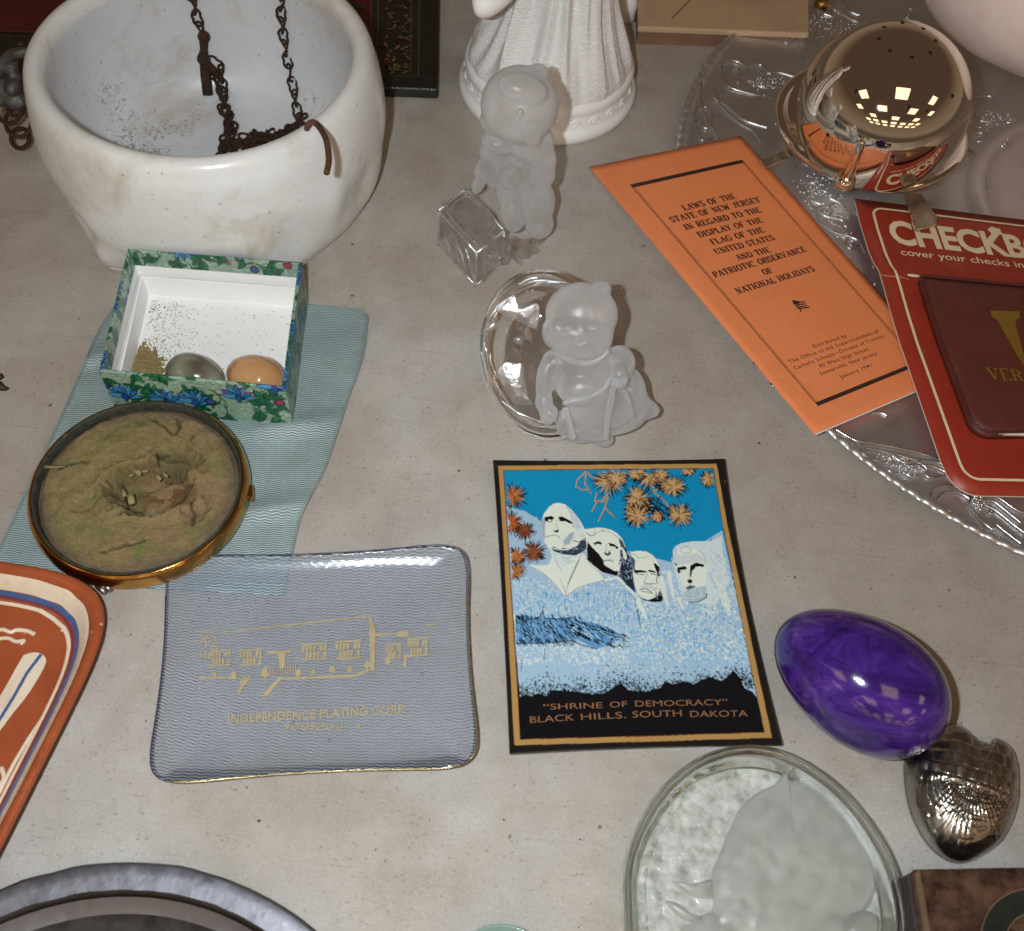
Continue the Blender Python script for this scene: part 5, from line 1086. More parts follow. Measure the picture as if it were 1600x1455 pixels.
k = np.clip(np.exp(-((d1[..., None]-.85)/.22)**2), 0, 1)*.45*(n2 > .35); col = col*(1-k)+lin((72, 60, 40))*k  # dark ring inside the main crater: shade painted into the powder colour
k = np.exp(-(crk[..., None]/.016)**2)*.7; col = col*(1-k)+lin((50, 42, 28))*k
col = col*(.72+.46*n3)*1.0; lum = col.mean(2, keepdims=True); col = (lum+(col-lum)*.88)*np.array([1.0, 1.0, 1.0])
m_pow = mat('caked powder', (1, 1, 1), .95, 0, .15, 300, .5, 1800, .15, attr='Col')
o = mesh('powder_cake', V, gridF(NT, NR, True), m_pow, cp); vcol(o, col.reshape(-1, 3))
kp = lambda x, y, z=.012: P(40+x/4.2105, 600+y/4.2105, z)
m_bits = mat('straw bits', A(128, 112, 74, 1.3), .8, 0, .2)
for (x0, y0, x1, y1, r) in ((680, 608, 712, 596, .0010), (770, 578, 806, 572, .0010), (718, 572, 760, 592, .0018), (690, 735, 700, 790, .0022), (862, 600, 888, 632, .0014), (905, 585, 935, 612, .0009), (640, 700, 655, 740, .0012)):
    V, F = tube([kp(x0, y0, .0126), kp(x1, y1, .0126)], [r, r*.8], 8); mesh('chip', V, F, m_bits, cp)
V, F = tube([kp(128, 545, .0155), kp(180, 548, .0158), kp(260, 545, .0155)], [.0011, .0006, .0003], 7); mesh('twig', V, F, m_bits, cp)
V, F = boxm([kp(1440, 640)[:2], kp(1450, 740)[:2], kp(1500, 745)[:2], kp(1495, 655)[:2]], .006, .012); bevel(mesh('clasp', V, F, m_brass, cp, False), .0015, 3)
hp = lambda x, y, z: P(x, y, z)
V, F = merge([tube([P(160, 910, .008), P(172, 922, .008)], .0016, 8), tube([P(152, 915, .006), P(164, 926, .006)], .0016, 8)]); mesh('hinge_pin', V, F, mat('grey steel', (.35, .33, .3), .4, 1), cp)

# ================================================================== TERRACOTTA DISH
zd = .019
Ktr = P(212, 905, zd)[:2]; Ka = P(-60, 868, zd)[:2]-Ktr; Kb = P(-30, 1440, zd)[:2]-P(150, 1075, zd)[:2]
ea = Ka/np.linalg.norm(Ka); eb = Kb/np.linalg.norm(Kb); LA, LB = .205, .200
def DS(s, t, rr, z):
    """superellipse corner outline; s angle parameter, rr inset in metres"""
    a = LA/2; b = LB/2; n = 5.2; c, d = math.cos(s), math.sin(s)
    x = (a-rr)*math.copysign(abs(c)**(2/n), c); y = (b-rr)*math.copysign(abs(d)**(2/n), d); ctr = Ktr+ea*a+eb*b
    q = ctr-ea*x-eb*y; return np.array([q[0], q[1], z])
dp = [(.018, .0015), (.012, .003), (.006, .010), (.001, .0165), (.0, .0185), (.0012, .0200), (.0035, .0200), (.0050, .0185), (.0085, .0140), (.0125, .0085), (.0175, .0058), (.024, .0050)]
dps = [(q[0], q[2]) for q in smooth_path([(a, 0, b) for a, b in dp], 3)]
ns = 360
def dish_extra(m, n, l, p, vec, c):
    v = N(n, 'TexVoronoi', Scale=160.0); l.new(vec, v.inputs['Vector']); r = ramp(n, l, v.outputs['Distance'], [(.10, (.75, .55, .45)), (.17, (0, 0, 0))]); nn_ = ramp(n, l, noise(n, l, vec, 60), [(.55, (0, 0, 0)), (.62, g3(1))])
    k = mixc(n, l, 1.0, r.outputs[0], nn_.outputs[0], 'MULTIPLY'); l.new(mixc(n, l, .55, c, k, 'ADD'), p.inputs['Base Color'])
m_terra = mat('glazed terracotta', (.36, .085, .030), .22, 0, .2, 40, .12, 200, .5, dirt=(.22, .045, .02), dirt_s=45, dirt_amt=.5, extra=dish_extra)
m_slip = mat('cream slip glaze', A(206, 184, 160, 1.3), .22, 0, .12, 60, .1, 250, .5, dirt=(.45, .30, .17), dirt_s=35, dirt_amt=.4)
m_blue = mat('blue slip', (.06, .115, .28), .25, 0, .2, 80); m_maroon = mat('maroon slip', (.20, .04, .05), .25, 0, .2, 80)
V = []
for (rr, z) in dps:
    for k in range(ns): V.append(DS(2*PI*k/ns, 0, rr, z))
F = gridF(ns, len(dps), True); F.append(tuple(range(len(V)-ns, len(V)))); F.append(tuple(range(ns))[::-1])
dish = thing('terracotta_dish', 'square red terracotta dish with cream and blue painted bands', 'dish', DS(0, 0, LA/2, 0))
mesh('dish_body', V, F, m_terra, dish)
def prz(rr): return float(np.interp(rr, [q[0] for q in dps[len(dps)//2-6:]], [q[1] for q in dps[len(dps)//2-6:]]))
def dband(name, r0, r1, m, wob=0.0, off=.0004):
    V = []; kk = 7
    for j in range(kk):
        for k in range(ns):
            w0 = wob*(vn(k*.13, r0*4000)-.5); rr = r0+(r1-r0)*j/(kk-1)+w0; V.append(DS(2*PI*k/ns, 0, rr, prz(rr)+off*(1 if 0 < j < kk-1 else .0)))
    mesh(name, V, gridF(ns, kk, True), m, dish)
dband('cream_band', .0060, .0113, m_slip, .0008); dband('blue_line', .0116, .0136, m_blue, .0008, .0005); dband('maroon_line', .0136, .0148, m_maroon, .0008, .0004); dband('cream_line', .0155, .0172, m_slip, .0007, .0005)
d2p = lambda x, y, z=.0053: P(x/2.366, 840+y/2.366, z)
blob = smooth_path([(75, 455, 0), (95, 432, 0), (135, 425, 0), (165, 440, 0), (165, 475, 0), (110, 570, 0), (40, 660, 0), (-20, 740, 0), (-70, 790, 0), (-70, 640, 0), (-10, 600, 0)], 5, True)
strip2('cream_leaf', [[(q[0], q[1]) for q in blob]], lambda x, y: d2p(x, y, .0056), m_slip, dish)
V, F = band2([[(152, 432), (100, 500), (50, 590), (0, 670), (-60, 760)]], 11, lambda x, y: d2p(x, y, .0060)); mesh('leaf_vein', V, F, m_blue, dish)
for pts, r in (([(-20, 345), (10, 340), (40, 350), (60, 342), (100, 345), (128, 358)], .0011), ([(-10, 375), (30, 372), (60, 385), (90, 380), (75, 395)], .0010), ([(180, 620), (160, 665), (110, 740), (50, 840), (0, 940), (-40, 1010)], .0011), ([(120, 805), (85, 850), (40, 920), (0, 1000)], .0009), ([(70, 950), (20, 1010), (-20, 1060)], .0007), ([(5, 850), (15, 890), (-5, 930)], .0012), ([(45, 985), (20, 1010)], .0006)):
    V, F = tube(smooth_path([d2p(x, y, .0052) for x, y in pts], 4), r, 7); mesh('slip_stroke', V, F, m_slip, dish)
V, F = ball(d2p(238, 345, .0053), (.0022, .0012, .0008)); mesh('chip_mark', V, F, m_slip, dish)

# ================================================================== DARK METAL PAN (front left), GREEN GLASS
m_pan = mat('grey steel rim', (.24, .24, .27), .40, .85, .12, 60, .10, 300, .5, rvar=.1)
m_pan2 = mat('dark pan inside', (.035, .028, .024), .38, .6, .3, 40, .1, 200, .5)
CP = np.array([-.1355, -.0360, 0]); RP = .1338
pan = thing('metal_pan', 'round dark metal pan with a broad dull grey rim at the bottom left', 'pan', CP)
lathe('pan_rim', [(RP-.0115, .0088), (RP-.006, .0095), (RP-.0015, .0100), (RP, .0094), (RP-.0005, .0080), (RP-.004, .0075), (RP-.0115, .0074)], CP, 200, m_pan, pan, lambda r, z, t: (r+.0008*(vn(t*12, 3)-.5), z+.0003*vn(t*60, r*500)))
lathe('pan_well', [(RP-.0108, .0088), (RP-.0120, .0092), (RP-.0132, .0070), (RP-.018, .0030), (RP-.03, .0022), (0, .0022)], CP, 160, m_pan2, pan)
lathe('pan_underside', [(RP-.014, .0078), (RP-.022, .0012), (RP-.03, .0008), (0, .0008)], CP, 100, m_pan, pan)
m_grn = mat('green opaque glass', (.22, .32, .28), .15, 0, .1, 40, 0, 1, .5)
q = P(783, 1444, .010); RG = .0235; cg_ = np.array([q[0]+.002, q[1]-RG, 0])
o = lathe('green_glass_dish', [(0, .003), (.014, .003), (.019, .006), (.0222, .011), (.0232, .0118), (RG, .011), (.021, .004), (.014, .0003), (0, .0003)], cg_, 64, m_grn, None); recenter(o); tag(o, 'tip of a small pale green glass dish at the middle of the bottom edge', 'glass dish')

# ================================================================== BLUE RIPPLED GLASS TRAY
def gt_px(u, v):
    x, y = HG(u, v); a = u*2-1; b = v*2-1
    bow = lambda t: 1-t*t
    x += (15*bow(b) if u < .5 else -14*bow(b))*abs(a)**3; y += (13*bow(a) if v < .5 else -13*bow(a))*abs(b)**3; return x, y
HG = homog(SQ, [(256, 863), (738, 842), (757, 1205), (221, 1234)])
def gz(u, v):
    a = abs(u*2-1); b = abs(v*2-1); tl_ = math.exp(-(u/.16)**2-(v/.2)**2); return .0028+(.0070*max(a, b)**5+.0085*(a*b)**3)*(1-.65*tl_)
def sqz(u, v, n=8.0):
    a = u*2-1; b = v*2-1; m = max(abs(a), abs(b))
    if m < 1e-6: return u, v
    # map square rings to rounded squares
    ang = math.atan2(b, a); c, s = math.cos(ang), math.sin(ang); rs = (abs(c)**n+abs(s)**n)**(-1/n); rq = 1/max(abs(c), abs(s)); k = rs/rq; k = 1+(k-1)*m**3; return .5+a*k/2, .5+b*k/2
def GT(u, v, off=0.0, th=0.0):
    u, v = sqz(u, v); x, y = gt_px(u, v); return P(x, y, gz(u, v)+off)
def gl_mat():
    m, n, l = newmat('rippled blue tray glass'); o = n.new('ShaderNodeOutputMaterial'); g = n.new('ShaderNodeTexCoord'); vec = g.outputs['Object']
    rb = rib_nodes(n, l, vec, -.075, .00165, .00034, 1150)
    tp = n.new('ShaderNodeBsdfTransparent'); rt = ramp(n, l, rb, [(.15, (.70, .74, .80)), (.7, (1.0, 1.0, 1.0))]); l.new(rt.outputs[0], tp.inputs[0])
    df = n.new('ShaderNodeBsdfDiffuse'); rc = ramp(n, l, rb, [(.2, (.27, .31, .37)), (.8, (.82, .86, .90))]); l.new(rc.outputs[0], df.inputs[0])
    gl = N(n, 'BsdfGlossy', Roughness=.16); gl.inputs[0].default_value = (.9, .93, 1, 1)
    b = N(n, 'Bump', Strength=.10, Distance=.0003); l.new(rb, b.inputs['Height']); l.new(b.outputs[0], gl.inputs['Normal'])
    m1 = n.new('ShaderNodeMixShader'); rf = ramp(n, l, rb, [(.3, g3(.04)), (.8, g3(.26))]); l.new(rf.outputs[0], m1.inputs[0]); l.new(tp.outputs[0], m1.inputs[1]); l.new(df.outputs[0], m1.inputs[2])
    fr = N(n, 'Fresnel', IOR=1.5); m2 = n.new('ShaderNodeMixShader'); l.new(fr.outputs[0], m2.inputs[0]); l.new(m1.outputs[0], m2.inputs[1]); l.new(gl.outputs[0], m2.inputs[2]); l.new(m2.outputs[0], o.inputs[0]); return m
m_gt = gl_mat()
gt = thing('glass_tray', 'rectangular clear blue rippled glass tray with faded gold building print and gold lettering', 'tray', GT(.5, .5)*np.array([1, 1, 0]))
nu, nv = 80, 64
slab('glass_plate', [GT(i/(nu-1), j/(nv-1)) for j in range(nv) for i in range(nu)], nu, nv, .0020, m_gt, gt)
def rim_pts(off, k=60):
    e = [(i/k, 0) for i in range(k)]+[(1, i/k) for i in range(k)]+[(1-i/k, 1) for i in range(k)]+[(0, 1-i/k) for i in range(k)]; return [GT(u, v, off) for u, v in e]
m_edge = mat('navy glass edge', (.06, .06, .14), .1, 0, .3, 60, 0, 1, .6); m_gedge = mat('gold edge line', (.50, .40, .20), .25, .8, .2, 60)
V, F = tube(rim_pts(-.0010), .0006, 7, True); mesh('tray_edge', V, F, glass_mat('blue edge glass', (.86, .86, .94), clear=.6), gt)
e = [(0, .2+.8*i/30) for i in range(31)]+[(i/40, 1) for i in range(1, 41)]
V, F = tube([GT(max(u, 0), v, -.0017) for u, v in e], .00055, 6); mesh('navy_edge', V, F, m_edge, gt)
e = [(.06+.94*i/50, 1) for i in range(51)]+[(1, 1-i/40*.85) for i in range(1, 40)]
V, F = tube([GT(u, v, .00005) for u, v in e], .00042, 6); mesh('gilt_edge', V, F, m_gedge, gt)
# gold print: building picture and two lines of lettering
m_gp = mat('faded gold print', (.52, .42, .25), .45, .25, .2, 200)
y3 = lambda x, y: (200+x/2.7586, 820+y/2.7586)
HGi = homog([(256, 863), (738, 842), (757, 1205), (221, 1234)], SQ)
def PG(x, y): a, b = y3(x, y); u, v = HGi(a, b); return P(a, b, gz(u, v)+.0007)
def q4(x0, y0, x1, y1, s=-.06): return [(x0, y0), (x1, y0+(x1-x0)*s), (x1, y1+(x1-x0)*s), (x0, y1)]
pls = []
def louvre(x0, y0, x1, y1, s=-.06, n=6):   # window broken by blank slanting gleams
    h = (y1-y0); pls.append(q4(x0, y0, x1, y0+h*.10, s)); pls.append(q4(x0, y1-h*.10, x1, y1, s))
    k = 7; gw = (x1-x0)/k
    for r in range(2):
        ya = y0+h*(.14+.40*r); yb_ = ya+h*.34
        for i in range(k):
            if (i*2+r*3) % 5 == 3: continue
            xa = x0+i*gw; pls.append([(xa, ya+(xa-x0)*s), (xa+gw*.86, ya+(xa+gw*.86-x0)*s), (xa+gw*.66, yb_+(xa+gw-x0)*s), (xa-gw*.1, yb_+(xa-x0)*s)])
louvre(350, 542, 445, 612); louvre(482, 540, 580, 608); louvre(750, 515, 860, 586); louvre(895, 502, 1005, 582); louvre(1110, 515, 1180, 578); louvre(1205, 490, 1295, 570)
pls += [[(400, 462), (1045, 390), (1045, 397), (400, 468)], [(1040, 392), (1048, 392), (1068, 460), (1062, 630), (1042, 632)], [(1066, 470), (1160, 466), (1160, 474), (1066, 480)], [(1160, 462), (1212, 456), (1212, 480), (1160, 484)], [(1290, 432), (1330, 424), (1330, 430), (1290, 440)], [(600, 545), (705, 540), (705, 550), (600, 556)], [(645, 548), (680, 548), (676, 610), (655, 625)],
        [(300, 655), (470, 655), (470, 664), (300, 662)], [(640, 662), (980, 645), (1040, 620), (1040, 632), (985, 656), (645, 670)], [(650, 655), (670, 655), (600, 740), (575, 740)], [(1190, 560), (1205, 560), (1200, 610), (1185, 612)]]
for cx, cy, r in ((372, 645, 12), (455, 645, 16), (590, 640, 22), (735, 640, 18), (800, 636, 14), (880, 625, 18), (955, 622, 18), (1030, 606, 18), (1120, 590, 16)):
    pls.append([(cx+r*math.cos(t)*(.8+.3*math.sin(5*t)), cy+r*math.sin(t)*(.9+.2*math.cos(4*t))) for t in np.linspace(0, 2*PI, 14, endpoint=False)])
for i in range(7):
    for j in range(10):
        if rng.random() < .75: pls.append(q4(310+i*11, 460+j*12, 319+i*11, 467+j*12, 0))
for i in range(12): pls.append(q4(600+i*11, 615-i*1.0, 604+i*11, 650-i*1.0, 0))
for i in range(5):
    pls.append([(470+i*10, 735-i*14), (478+i*10, 735-i*14), (500+i*8, 650), (494+i*8, 650)])
strip2('building_print', pls, PG, m_gp, gt)
text_mesh('gold_lettering', [('INDEPENDENCE PLATING CORP.', (432, 856), (1200, 812), (0, -38)), ('PATERSON, N.J.', (680, 886), (935, 878), (0, -26)), ('4', (985, 878), (1005, 877), (0, -22))], PG, m_gp, gt, False, off=.02)
# ================================================================== SOUVENIR TRAY WITH PRINTED MOUNTAIN PICTURE
HR = homog(SQ, [(771, 719), (1132, 717), (1222, 1162), (797, 1176)])
def RPX(u, v):
    x, y = HR(u, v); x += -8.5*u*4*v*(1-v)*(1 if v < .99 else 1)*.9 + 2.0*(1-u)*4*v*(1-v); y += (2.0*4*u*(1-u)*(1-v)) + (-3.0*4*u*(1-u)*v); return x, y
def rz(u, v): a = abs(u*2-1); b = abs(v*2-1); return .0052+.0028*max(a, b)**3+.0020*(a*b)**2
def RP3(u, v, off=0.0): x, y = RPX(u, v); return P(x, y, rz(u, v)+off)
cv = Canvas(764, 708, 1232, 1184, 2.6, (26, 24, 22))
e8 = lambda pts: [(780+x/4.0, 720+y/4.0) for x, y in pts]
z6 = lambda pts: [(740+x/2.91, 700+y/2.91) for x, y in pts]
GOLD, SKY, BASE, IV, GR, BK_, CB_, BRN = (166, 128, 76), (12, 128, 172), (150, 178, 200), (206, 212, 200), (150, 166, 176), (15, 16, 20), (60, 140, 190), (176, 108, 58)
cv.poly(z6([(112, 82), (600, 76), (1105, 72), (1150, 330), (1215, 640), (1280, 960), (1357, 1318), (760, 1336), (186, 1352), (160, 900), (140, 500)]), GOLD)
inn = z6([(135, 101), (600, 96), (1091, 92), (1130, 330), (1192, 640), (1250, 940), (1324, 1294), (760, 1312), (211, 1326), (186, 900), (160, 500)])
cv.poly(inn, (60, 14, 10)); inn2 = z6([(138, 104), (600, 99), (1088, 95), (1127, 330), (1189, 640), (1247, 940), (1320, 1290), (760, 1308), (214, 1322), (190, 900), (164, 500)])
cv.poly(inn2, BK_)
def clip(X, Y): return cv.inside(inn2, X, Y)
def pz(pts, c): cv.poly(e8(pts), c, clip)
def lz(pts, w, c, w2=None): cv.line(e8(pts), w/4.0, c, None if w2 is None else w2/4.0)
cv.poly(z6([(120, 90), (1100, 90), (1150, 420), (1240, 950), (1300, 1140), (900, 1150), (215, 1180), (170, 600)]), SKY, clip)
# mountain mass
cv.poly(z6([(150, 265), (230, 285), (300, 330), (500, 420), (900, 520), (1130, 375), (1200, 700), (1290, 1150), (900, 1160), (215, 1180), (165, 600)]), BASE, clip)
rr = np.random.default_rng(3)
def flecks(box, n, L, Wd, cols, ang, sp=.5, test=None):
    for i in range(n):
        x, y = rr.uniform(box[0], box[2]), rr.uniform(box[1], box[3])
        if test is not None and not test(x, y): continue
        a = ang+rr.normal()*sp; l_ = L*rr.uniform(.5, 1.5); p = (740+x/2.91, 700+y/2.91); q = (p[0]+l_*math.cos(a), p[1]+l_*math.sin(a)); c = cols[rr.integers(len(cols))]
        b = clip(np.array([p[0]]), np.array([p[1]]))
        if b[0]: cv.line([p, q], Wd, c)
flecks((180, 540, 780, 860), 900, 4.5, .9, [IV, (186, 200, 206), (170, 188, 202)], 0, .12); flecks((180, 540, 780, 860), 700, 4.5, .9, [IV, CB_, (176, 192, 204)], PI/2, .12)
flecks((200, 640, 760, 840), 260, 5, 1.1, [CB_, (96, 160, 200)], PI/2, .3)
flecks((740, 560, 1240, 960), 1500, 2.6, 1.3, [IV, IV, (188, 200, 204)], .6, 1.2); flecks((740, 720, 1260, 960), 600, 2.6, 1.2, [CB_, (110, 168, 205)], .6, 1.2)
flecks((190, 880, 700, 980), 330, 3, 1.4, [IV, (190, 204, 210)], .4, 1.0); flecks((480, 850, 1240, 1020), 500, 2.5, 1.3, [IV, (120, 172, 205)], .6, 1.2)
# shadow ridge (blue, black strokes)
cv.poly(z6([(190, 760), (320, 770), (450, 775), (560, 800), (690, 850), (640, 885), (560, 915), (470, 870), (330, 890), (195, 890)]), (88, 138, 182), clip)
flecks((190, 755, 480, 885), 420, 6.5, 1.1, [BK_, BK_, (130, 175, 210)], .95, .22); flecks((430, 790, 680, 900), 260, 8, 1.1, [BK_, BK_, (150, 190, 215)], .5, .16, lambda x, y: abs(y-(800+(x-430)*.32)) < 42)
cv.line(z6([(190, 765), (230, 785), (300, 772), (315, 740), (322, 775), (400, 780), (450, 770), (470, 790), (560, 815), (640, 845), (690, 852)]), 1.3, BK_); cv.line(z6([(195, 890), (330, 888), (440, 876), (490, 895), (560, 915)]), 1.3, BK_)
# first head and shoulders
pz([(250, 400), (235, 350), (200, 350), (170, 320), (110, 300), (60, 290), (60, 700), (300, 760), (330, 600), (270, 500)], (150, 176, 198))
pz([(262, 380), (280, 330), (310, 290), (340, 268), (370, 263), (410, 272), (450, 305), (480, 340), (510, 380), (530, 420), (540, 450), (545, 500), (535, 560), (510, 590), (440, 585), (370, 580), (320, 560), (285, 510), (270, 450)], IV)
pz([(440, 300), (470, 330), (500, 375), (520, 420), (480, 440), (470, 400), (455, 340)], (176, 190, 194)); lz([(420, 285), (445, 320), (455, 370), (465, 420)], 6, GR)
pz([(262, 380), (280, 350), (290, 380), (285, 440), (290, 490), (275, 480), (266, 430)], GR)
pz([(285, 352), (330, 345), (345, 360), (330, 372), (312, 366), (300, 380), (286, 376)], BK_); pz([(368, 352), (392, 348), (440, 372), (462, 392), (450, 396), (425, 384), (400, 378), (380, 378)], BK_)
pz([(378, 378), (420, 380), (425, 396), (395, 394)], IV); lz([(296, 378), (318, 384), (330, 376)], 4, BK_)
lz([(360, 370), (362, 420), (372, 432)], 4, GR); pz([(338, 430), (352, 438), (368, 430), (374, 438), (364, 450), (345, 446)], BK_)
lz([(292, 476), (325, 468), (352, 464), (378, 480)], 4, (90, 100, 110)); lz([(350, 464), (372, 472)], 6, GR)
pz([(400, 500), (440, 455), (470, 440), (462, 480), (440, 520), (405, 530)], GR)
pz([(320, 545), (370, 560), (430, 560), (490, 530), (510, 500), (545, 490), (548, 540), (520, 580), (470, 592), (400, 584), (350, 570)], (50, 62, 80))
flecks((420, 430, 590, 500), 0, 1, 1, [IV], 0)
for i in range(60): x, y = rr.uniform(330, 520), rr.uniform(540, 585); lz([(x, y), (x+rr.uniform(4, 12), y+rr.uniform(-4, 4))], 4, (130, 150, 170) if i % 2 else BK_)
pz([(480, 440), (520, 415), (552, 440), (552, 490), (520, 500), (500, 480), (470, 500), (455, 490)], (196, 204, 198)); lz([(462, 500), (500, 508), (535, 490), (552, 462)], 5, BK_); lz([(500, 450), (520, 470), (545, 470)], 4, GR)
pz([(320, 560), (370, 585), (480, 595), (520, 570), (560, 620), (660, 745), (540, 775), (405, 850), (300, 720), (170, 650), (260, 655), (310, 650), (330, 600)], IV)
pz([(330, 565), (400, 590), (480, 598), (440, 640), (390, 690), (350, 640)], (196, 206, 204))
for p in ([(340, 580), (360, 640), (390, 690)], [(385, 595), (420, 610), (450, 600)], [(390, 610), (430, 640), (470, 625)], [(400, 600), (440, 625)]): lz(p, 4, GR)
lz([(525, 570), (480, 650), (440, 740), (410, 850)], 6, GR); lz([(500, 620), (455, 720), (430, 770)], 4, (40, 50, 70)); lz([(380, 740), (405, 800), (415, 830)], 5, GR); lz([(170, 650), (260, 690), (340, 760), (405, 845)], 6, GR); lz([(405, 850), (500, 790), (580, 765), (660, 745)], 6, GR)
lz([(545, 610), (580, 660), (640, 700), (665, 745)], 6, GR)
# second head
pz([(530, 430), (560, 425), (600, 420), (650, 420), (700, 432), (740, 455), (770, 490), (790, 540), (800, 600), (810, 680), (760, 720), (700, 700), (640, 700), (580, 660), (550, 610), (545, 520)], IV)
pz([(552, 505), (580, 540), (620, 580), (650, 620), (655, 650), (720, 690), (745, 690), (740, 720), (700, 712), (640, 695), (590, 655), (552, 620), (548, 560)], BK_)
lz([(600, 425), (595, 455), (640, 440), (700, 445), (740, 480)], 5, GR); lz([(545, 450), (570, 470), (600, 460)], 5, (90, 104, 116)); lz([(640, 430), (655, 440)], 4, (90, 104, 116))
pz([(588, 515), (620, 502), (645, 515), (630, 528), (600, 530)], BK_); pz([(602, 522), (628, 520), (630, 530), (608, 534)], IV); pz([(680, 512), (715, 520), (745, 540), (740, 552), (715, 545), (695, 535)], BK_); pz([(700, 534), (728, 540), (725, 548), (705, 546)], IV)
lz([(672, 520), (668, 560), (655, 578)], 5, GR); pz([(655, 572), (680, 580), (688, 560), (700, 582), (680, 596), (660, 588)], (60, 70, 84))
lz([(652, 625), (680, 622), (715, 630)], 5, (70, 80, 92)); lz([(680, 612), (710, 618)], 4, GR)
pz([(745, 480), (770, 500), (795, 560), (760, 540)], (60, 72, 90)); pz([(755, 560), (790, 545), (815, 600), (835, 680), (840, 760), (855, 825), (800, 780), (745, 715), (760, 650)], (34, 42, 58))
for i in range(130): x, y = rr.uniform(750, 830), rr.uniform(560, 740); lz([(x, y), (x+rr.uniform(-6, 8), y+rr.uniform(4, 12))], 4, (140, 165, 190) if i % 2 else BK_)
pz([(770, 540), (795, 580), (800, 620), (775, 610)], IV)
# third head
pz([(820, 570), (870, 563), (920, 568), (960, 590), (985, 620), (1000, 660), (1000, 720), (1010, 790), (1000, 840), (960, 870), (900, 865), (860, 820), (840, 740), (830, 640)], IV)
pz([(840, 680), (900, 690), (850, 700)], BK_); pz([(845, 685), (880, 682), (920, 690), (918, 700), (880, 698), (850, 706)], BK_); pz([(930, 680), (975, 690), (980, 702), (935, 694)], BK_); lz([(860, 708), (905, 712)], 5, (90, 100, 112)); lz([(945, 706), (980, 712)], 5, (60, 70, 84))
pz([(975, 640), (1000, 665), (1005, 720), (1012, 780), (990, 740), (985, 700), (965, 645)], BK_); lz([(925, 690), (915, 740), (905, 760)], 5, GR); lz([(905, 762), (930, 770), (975, 768)], 5, (100, 112, 122))
pz([(875, 790), (905, 770), (950, 775), (985, 795), (980, 820), (940, 800), (900, 800), (880, 805)], (186, 196, 192)); lz([(882, 806), (920, 800), (955, 825)], 5, (60, 70, 84)); lz([(885, 815), (930, 822), (960, 832)], 4, (90, 100, 112))
pz([(870, 850), (930, 872), (985, 850), (1005, 810), (1025, 860), (1015, 880), (970, 885), (905, 872)], BK_); lz([(820, 580), (860, 590), (870, 610), (930, 600)], 5, GR); pz([(818, 590), (850, 620), (845, 700), (825, 640)], (70, 84, 100))
for i in range(50): x, y = rr.uniform(975, 1020), rr.uniform(700, 860); lz([(x, y), (x+rr.uniform(-5, 5), y+8)], 4, BK_ if i % 2 else (150, 170, 185))
# fourth head
pz([(1085, 560), (1100, 535), (1140, 515), (1200, 505), (1260, 505), (1330, 500), (1390, 470), (1400, 600), (1440, 760), (1350, 900), (1240, 890), (1180, 885), (1140, 830), (1110, 740), (1088, 640)], (190, 202, 206))
pz([(1095, 570), (1150, 540), (1220, 550), (1280, 590), (1300, 640), (1295, 700), (1290, 780), (1230, 800), (1180, 800), (1150, 780), (1120, 700), (1095, 650)], IV)
pz([(1088, 640), (1112, 640), (1110, 660)], BK_); pz([(1112, 668), (1160, 658), (1175, 672), (1150, 690), (1120, 706), (1114, 690)], BK_); pz([(1130, 684), (1158, 680), (1152, 694), (1132, 694)], IV); pz([(1195, 655), (1230, 636), (1285, 650), (1275, 665), (1235, 662), (1205, 690), (1198, 740), (1190, 700)], BK_); pz([(1225, 664), (1268, 662), (1255, 676), (1228, 676)], IV)
pz([(1175, 745), (1192, 738), (1208, 748), (1204, 765), (1184, 768)], BK_); lz([(1192, 690), (1186, 745)], 4, GR); pz([(1166, 792), (1190, 778), (1232, 785), (1215, 795), (1180, 812)], (70, 86, 100)); lz([(1170, 812), (1195, 808), (1230, 795)], 4, BK_)
pz([(1150, 820), (1200, 800), (1240, 790), (1295, 780), (1295, 850), (1240, 885), (1190, 885), (1160, 860)], (160, 178, 190)); lz([(1185, 885), (1240, 884), (1295, 855), (1296, 830)], 6, BK_)
for i in range(90): x, y = rr.uniform(1160, 1290), rr.uniform(800, 875); lz([(x, y), (x+rr.uniform(-6, 6), y+rr.uniform(-5, 5))], 4, IV if i % 2 else (130, 152, 170))
lz([(1130, 560), (1150, 580), (1190, 575), (1200, 550), (1170, 535), (1140, 545), (1130, 560)], 5, GR); lz([(1100, 540), (1110, 600), (1096, 640)], 5, GR); lz([(1250, 560), (1285, 600), (1296, 650)], 5, GR); lz([(1320, 500), (1325, 490)], 5, BK_)
pz([(1090, 570), (1130, 590), (1180, 585), (1240, 580), (1285, 610), (1290, 640), (1230, 632), (1180, 640), (1120, 650), (1095, 640)], (186, 196, 196))
for x0, y0, x1, y1, w_ in ((1010, 740, 1050, 900, 40), (1060, 700, 1090, 860, 30), (1400, 840, 1440, 960, 50), (1330, 560, 1370, 720, 22), (860, 880, 930, 1010, 14), (1380, 580, 1420, 660, 18), (1340, 740, 1400, 800, 18), (1120, 860, 1150, 930, 24)): lz([(x0, y0), (x1, y1)], w_, (200, 208, 200), w_*.4)
for x0, y0, x1, y1 in ((1050, 640, 1000, 700), (1080, 610, 1090, 700), (1320, 560, 1400, 620), (1310, 700, 1360, 800), (1050, 760, 1055, 850)): lz([(x0, y0), (x1, y1)], 9, (164, 182, 196))
flecks((1040, 480, 1240, 780), 260, 3.2, 1.0, [(164, 182, 196), IV, (140, 164, 186)], 1.3, .5, lambda x, y: x > 1075 or y > 720 or (x < 930 and y > 700))
lz([(862, 930), (888, 1050)], 7, BK_, 3); lz([(665, 745), (740, 730), (800, 790), (870, 870), (900, 930), (920, 990)], 16, IV, 6)
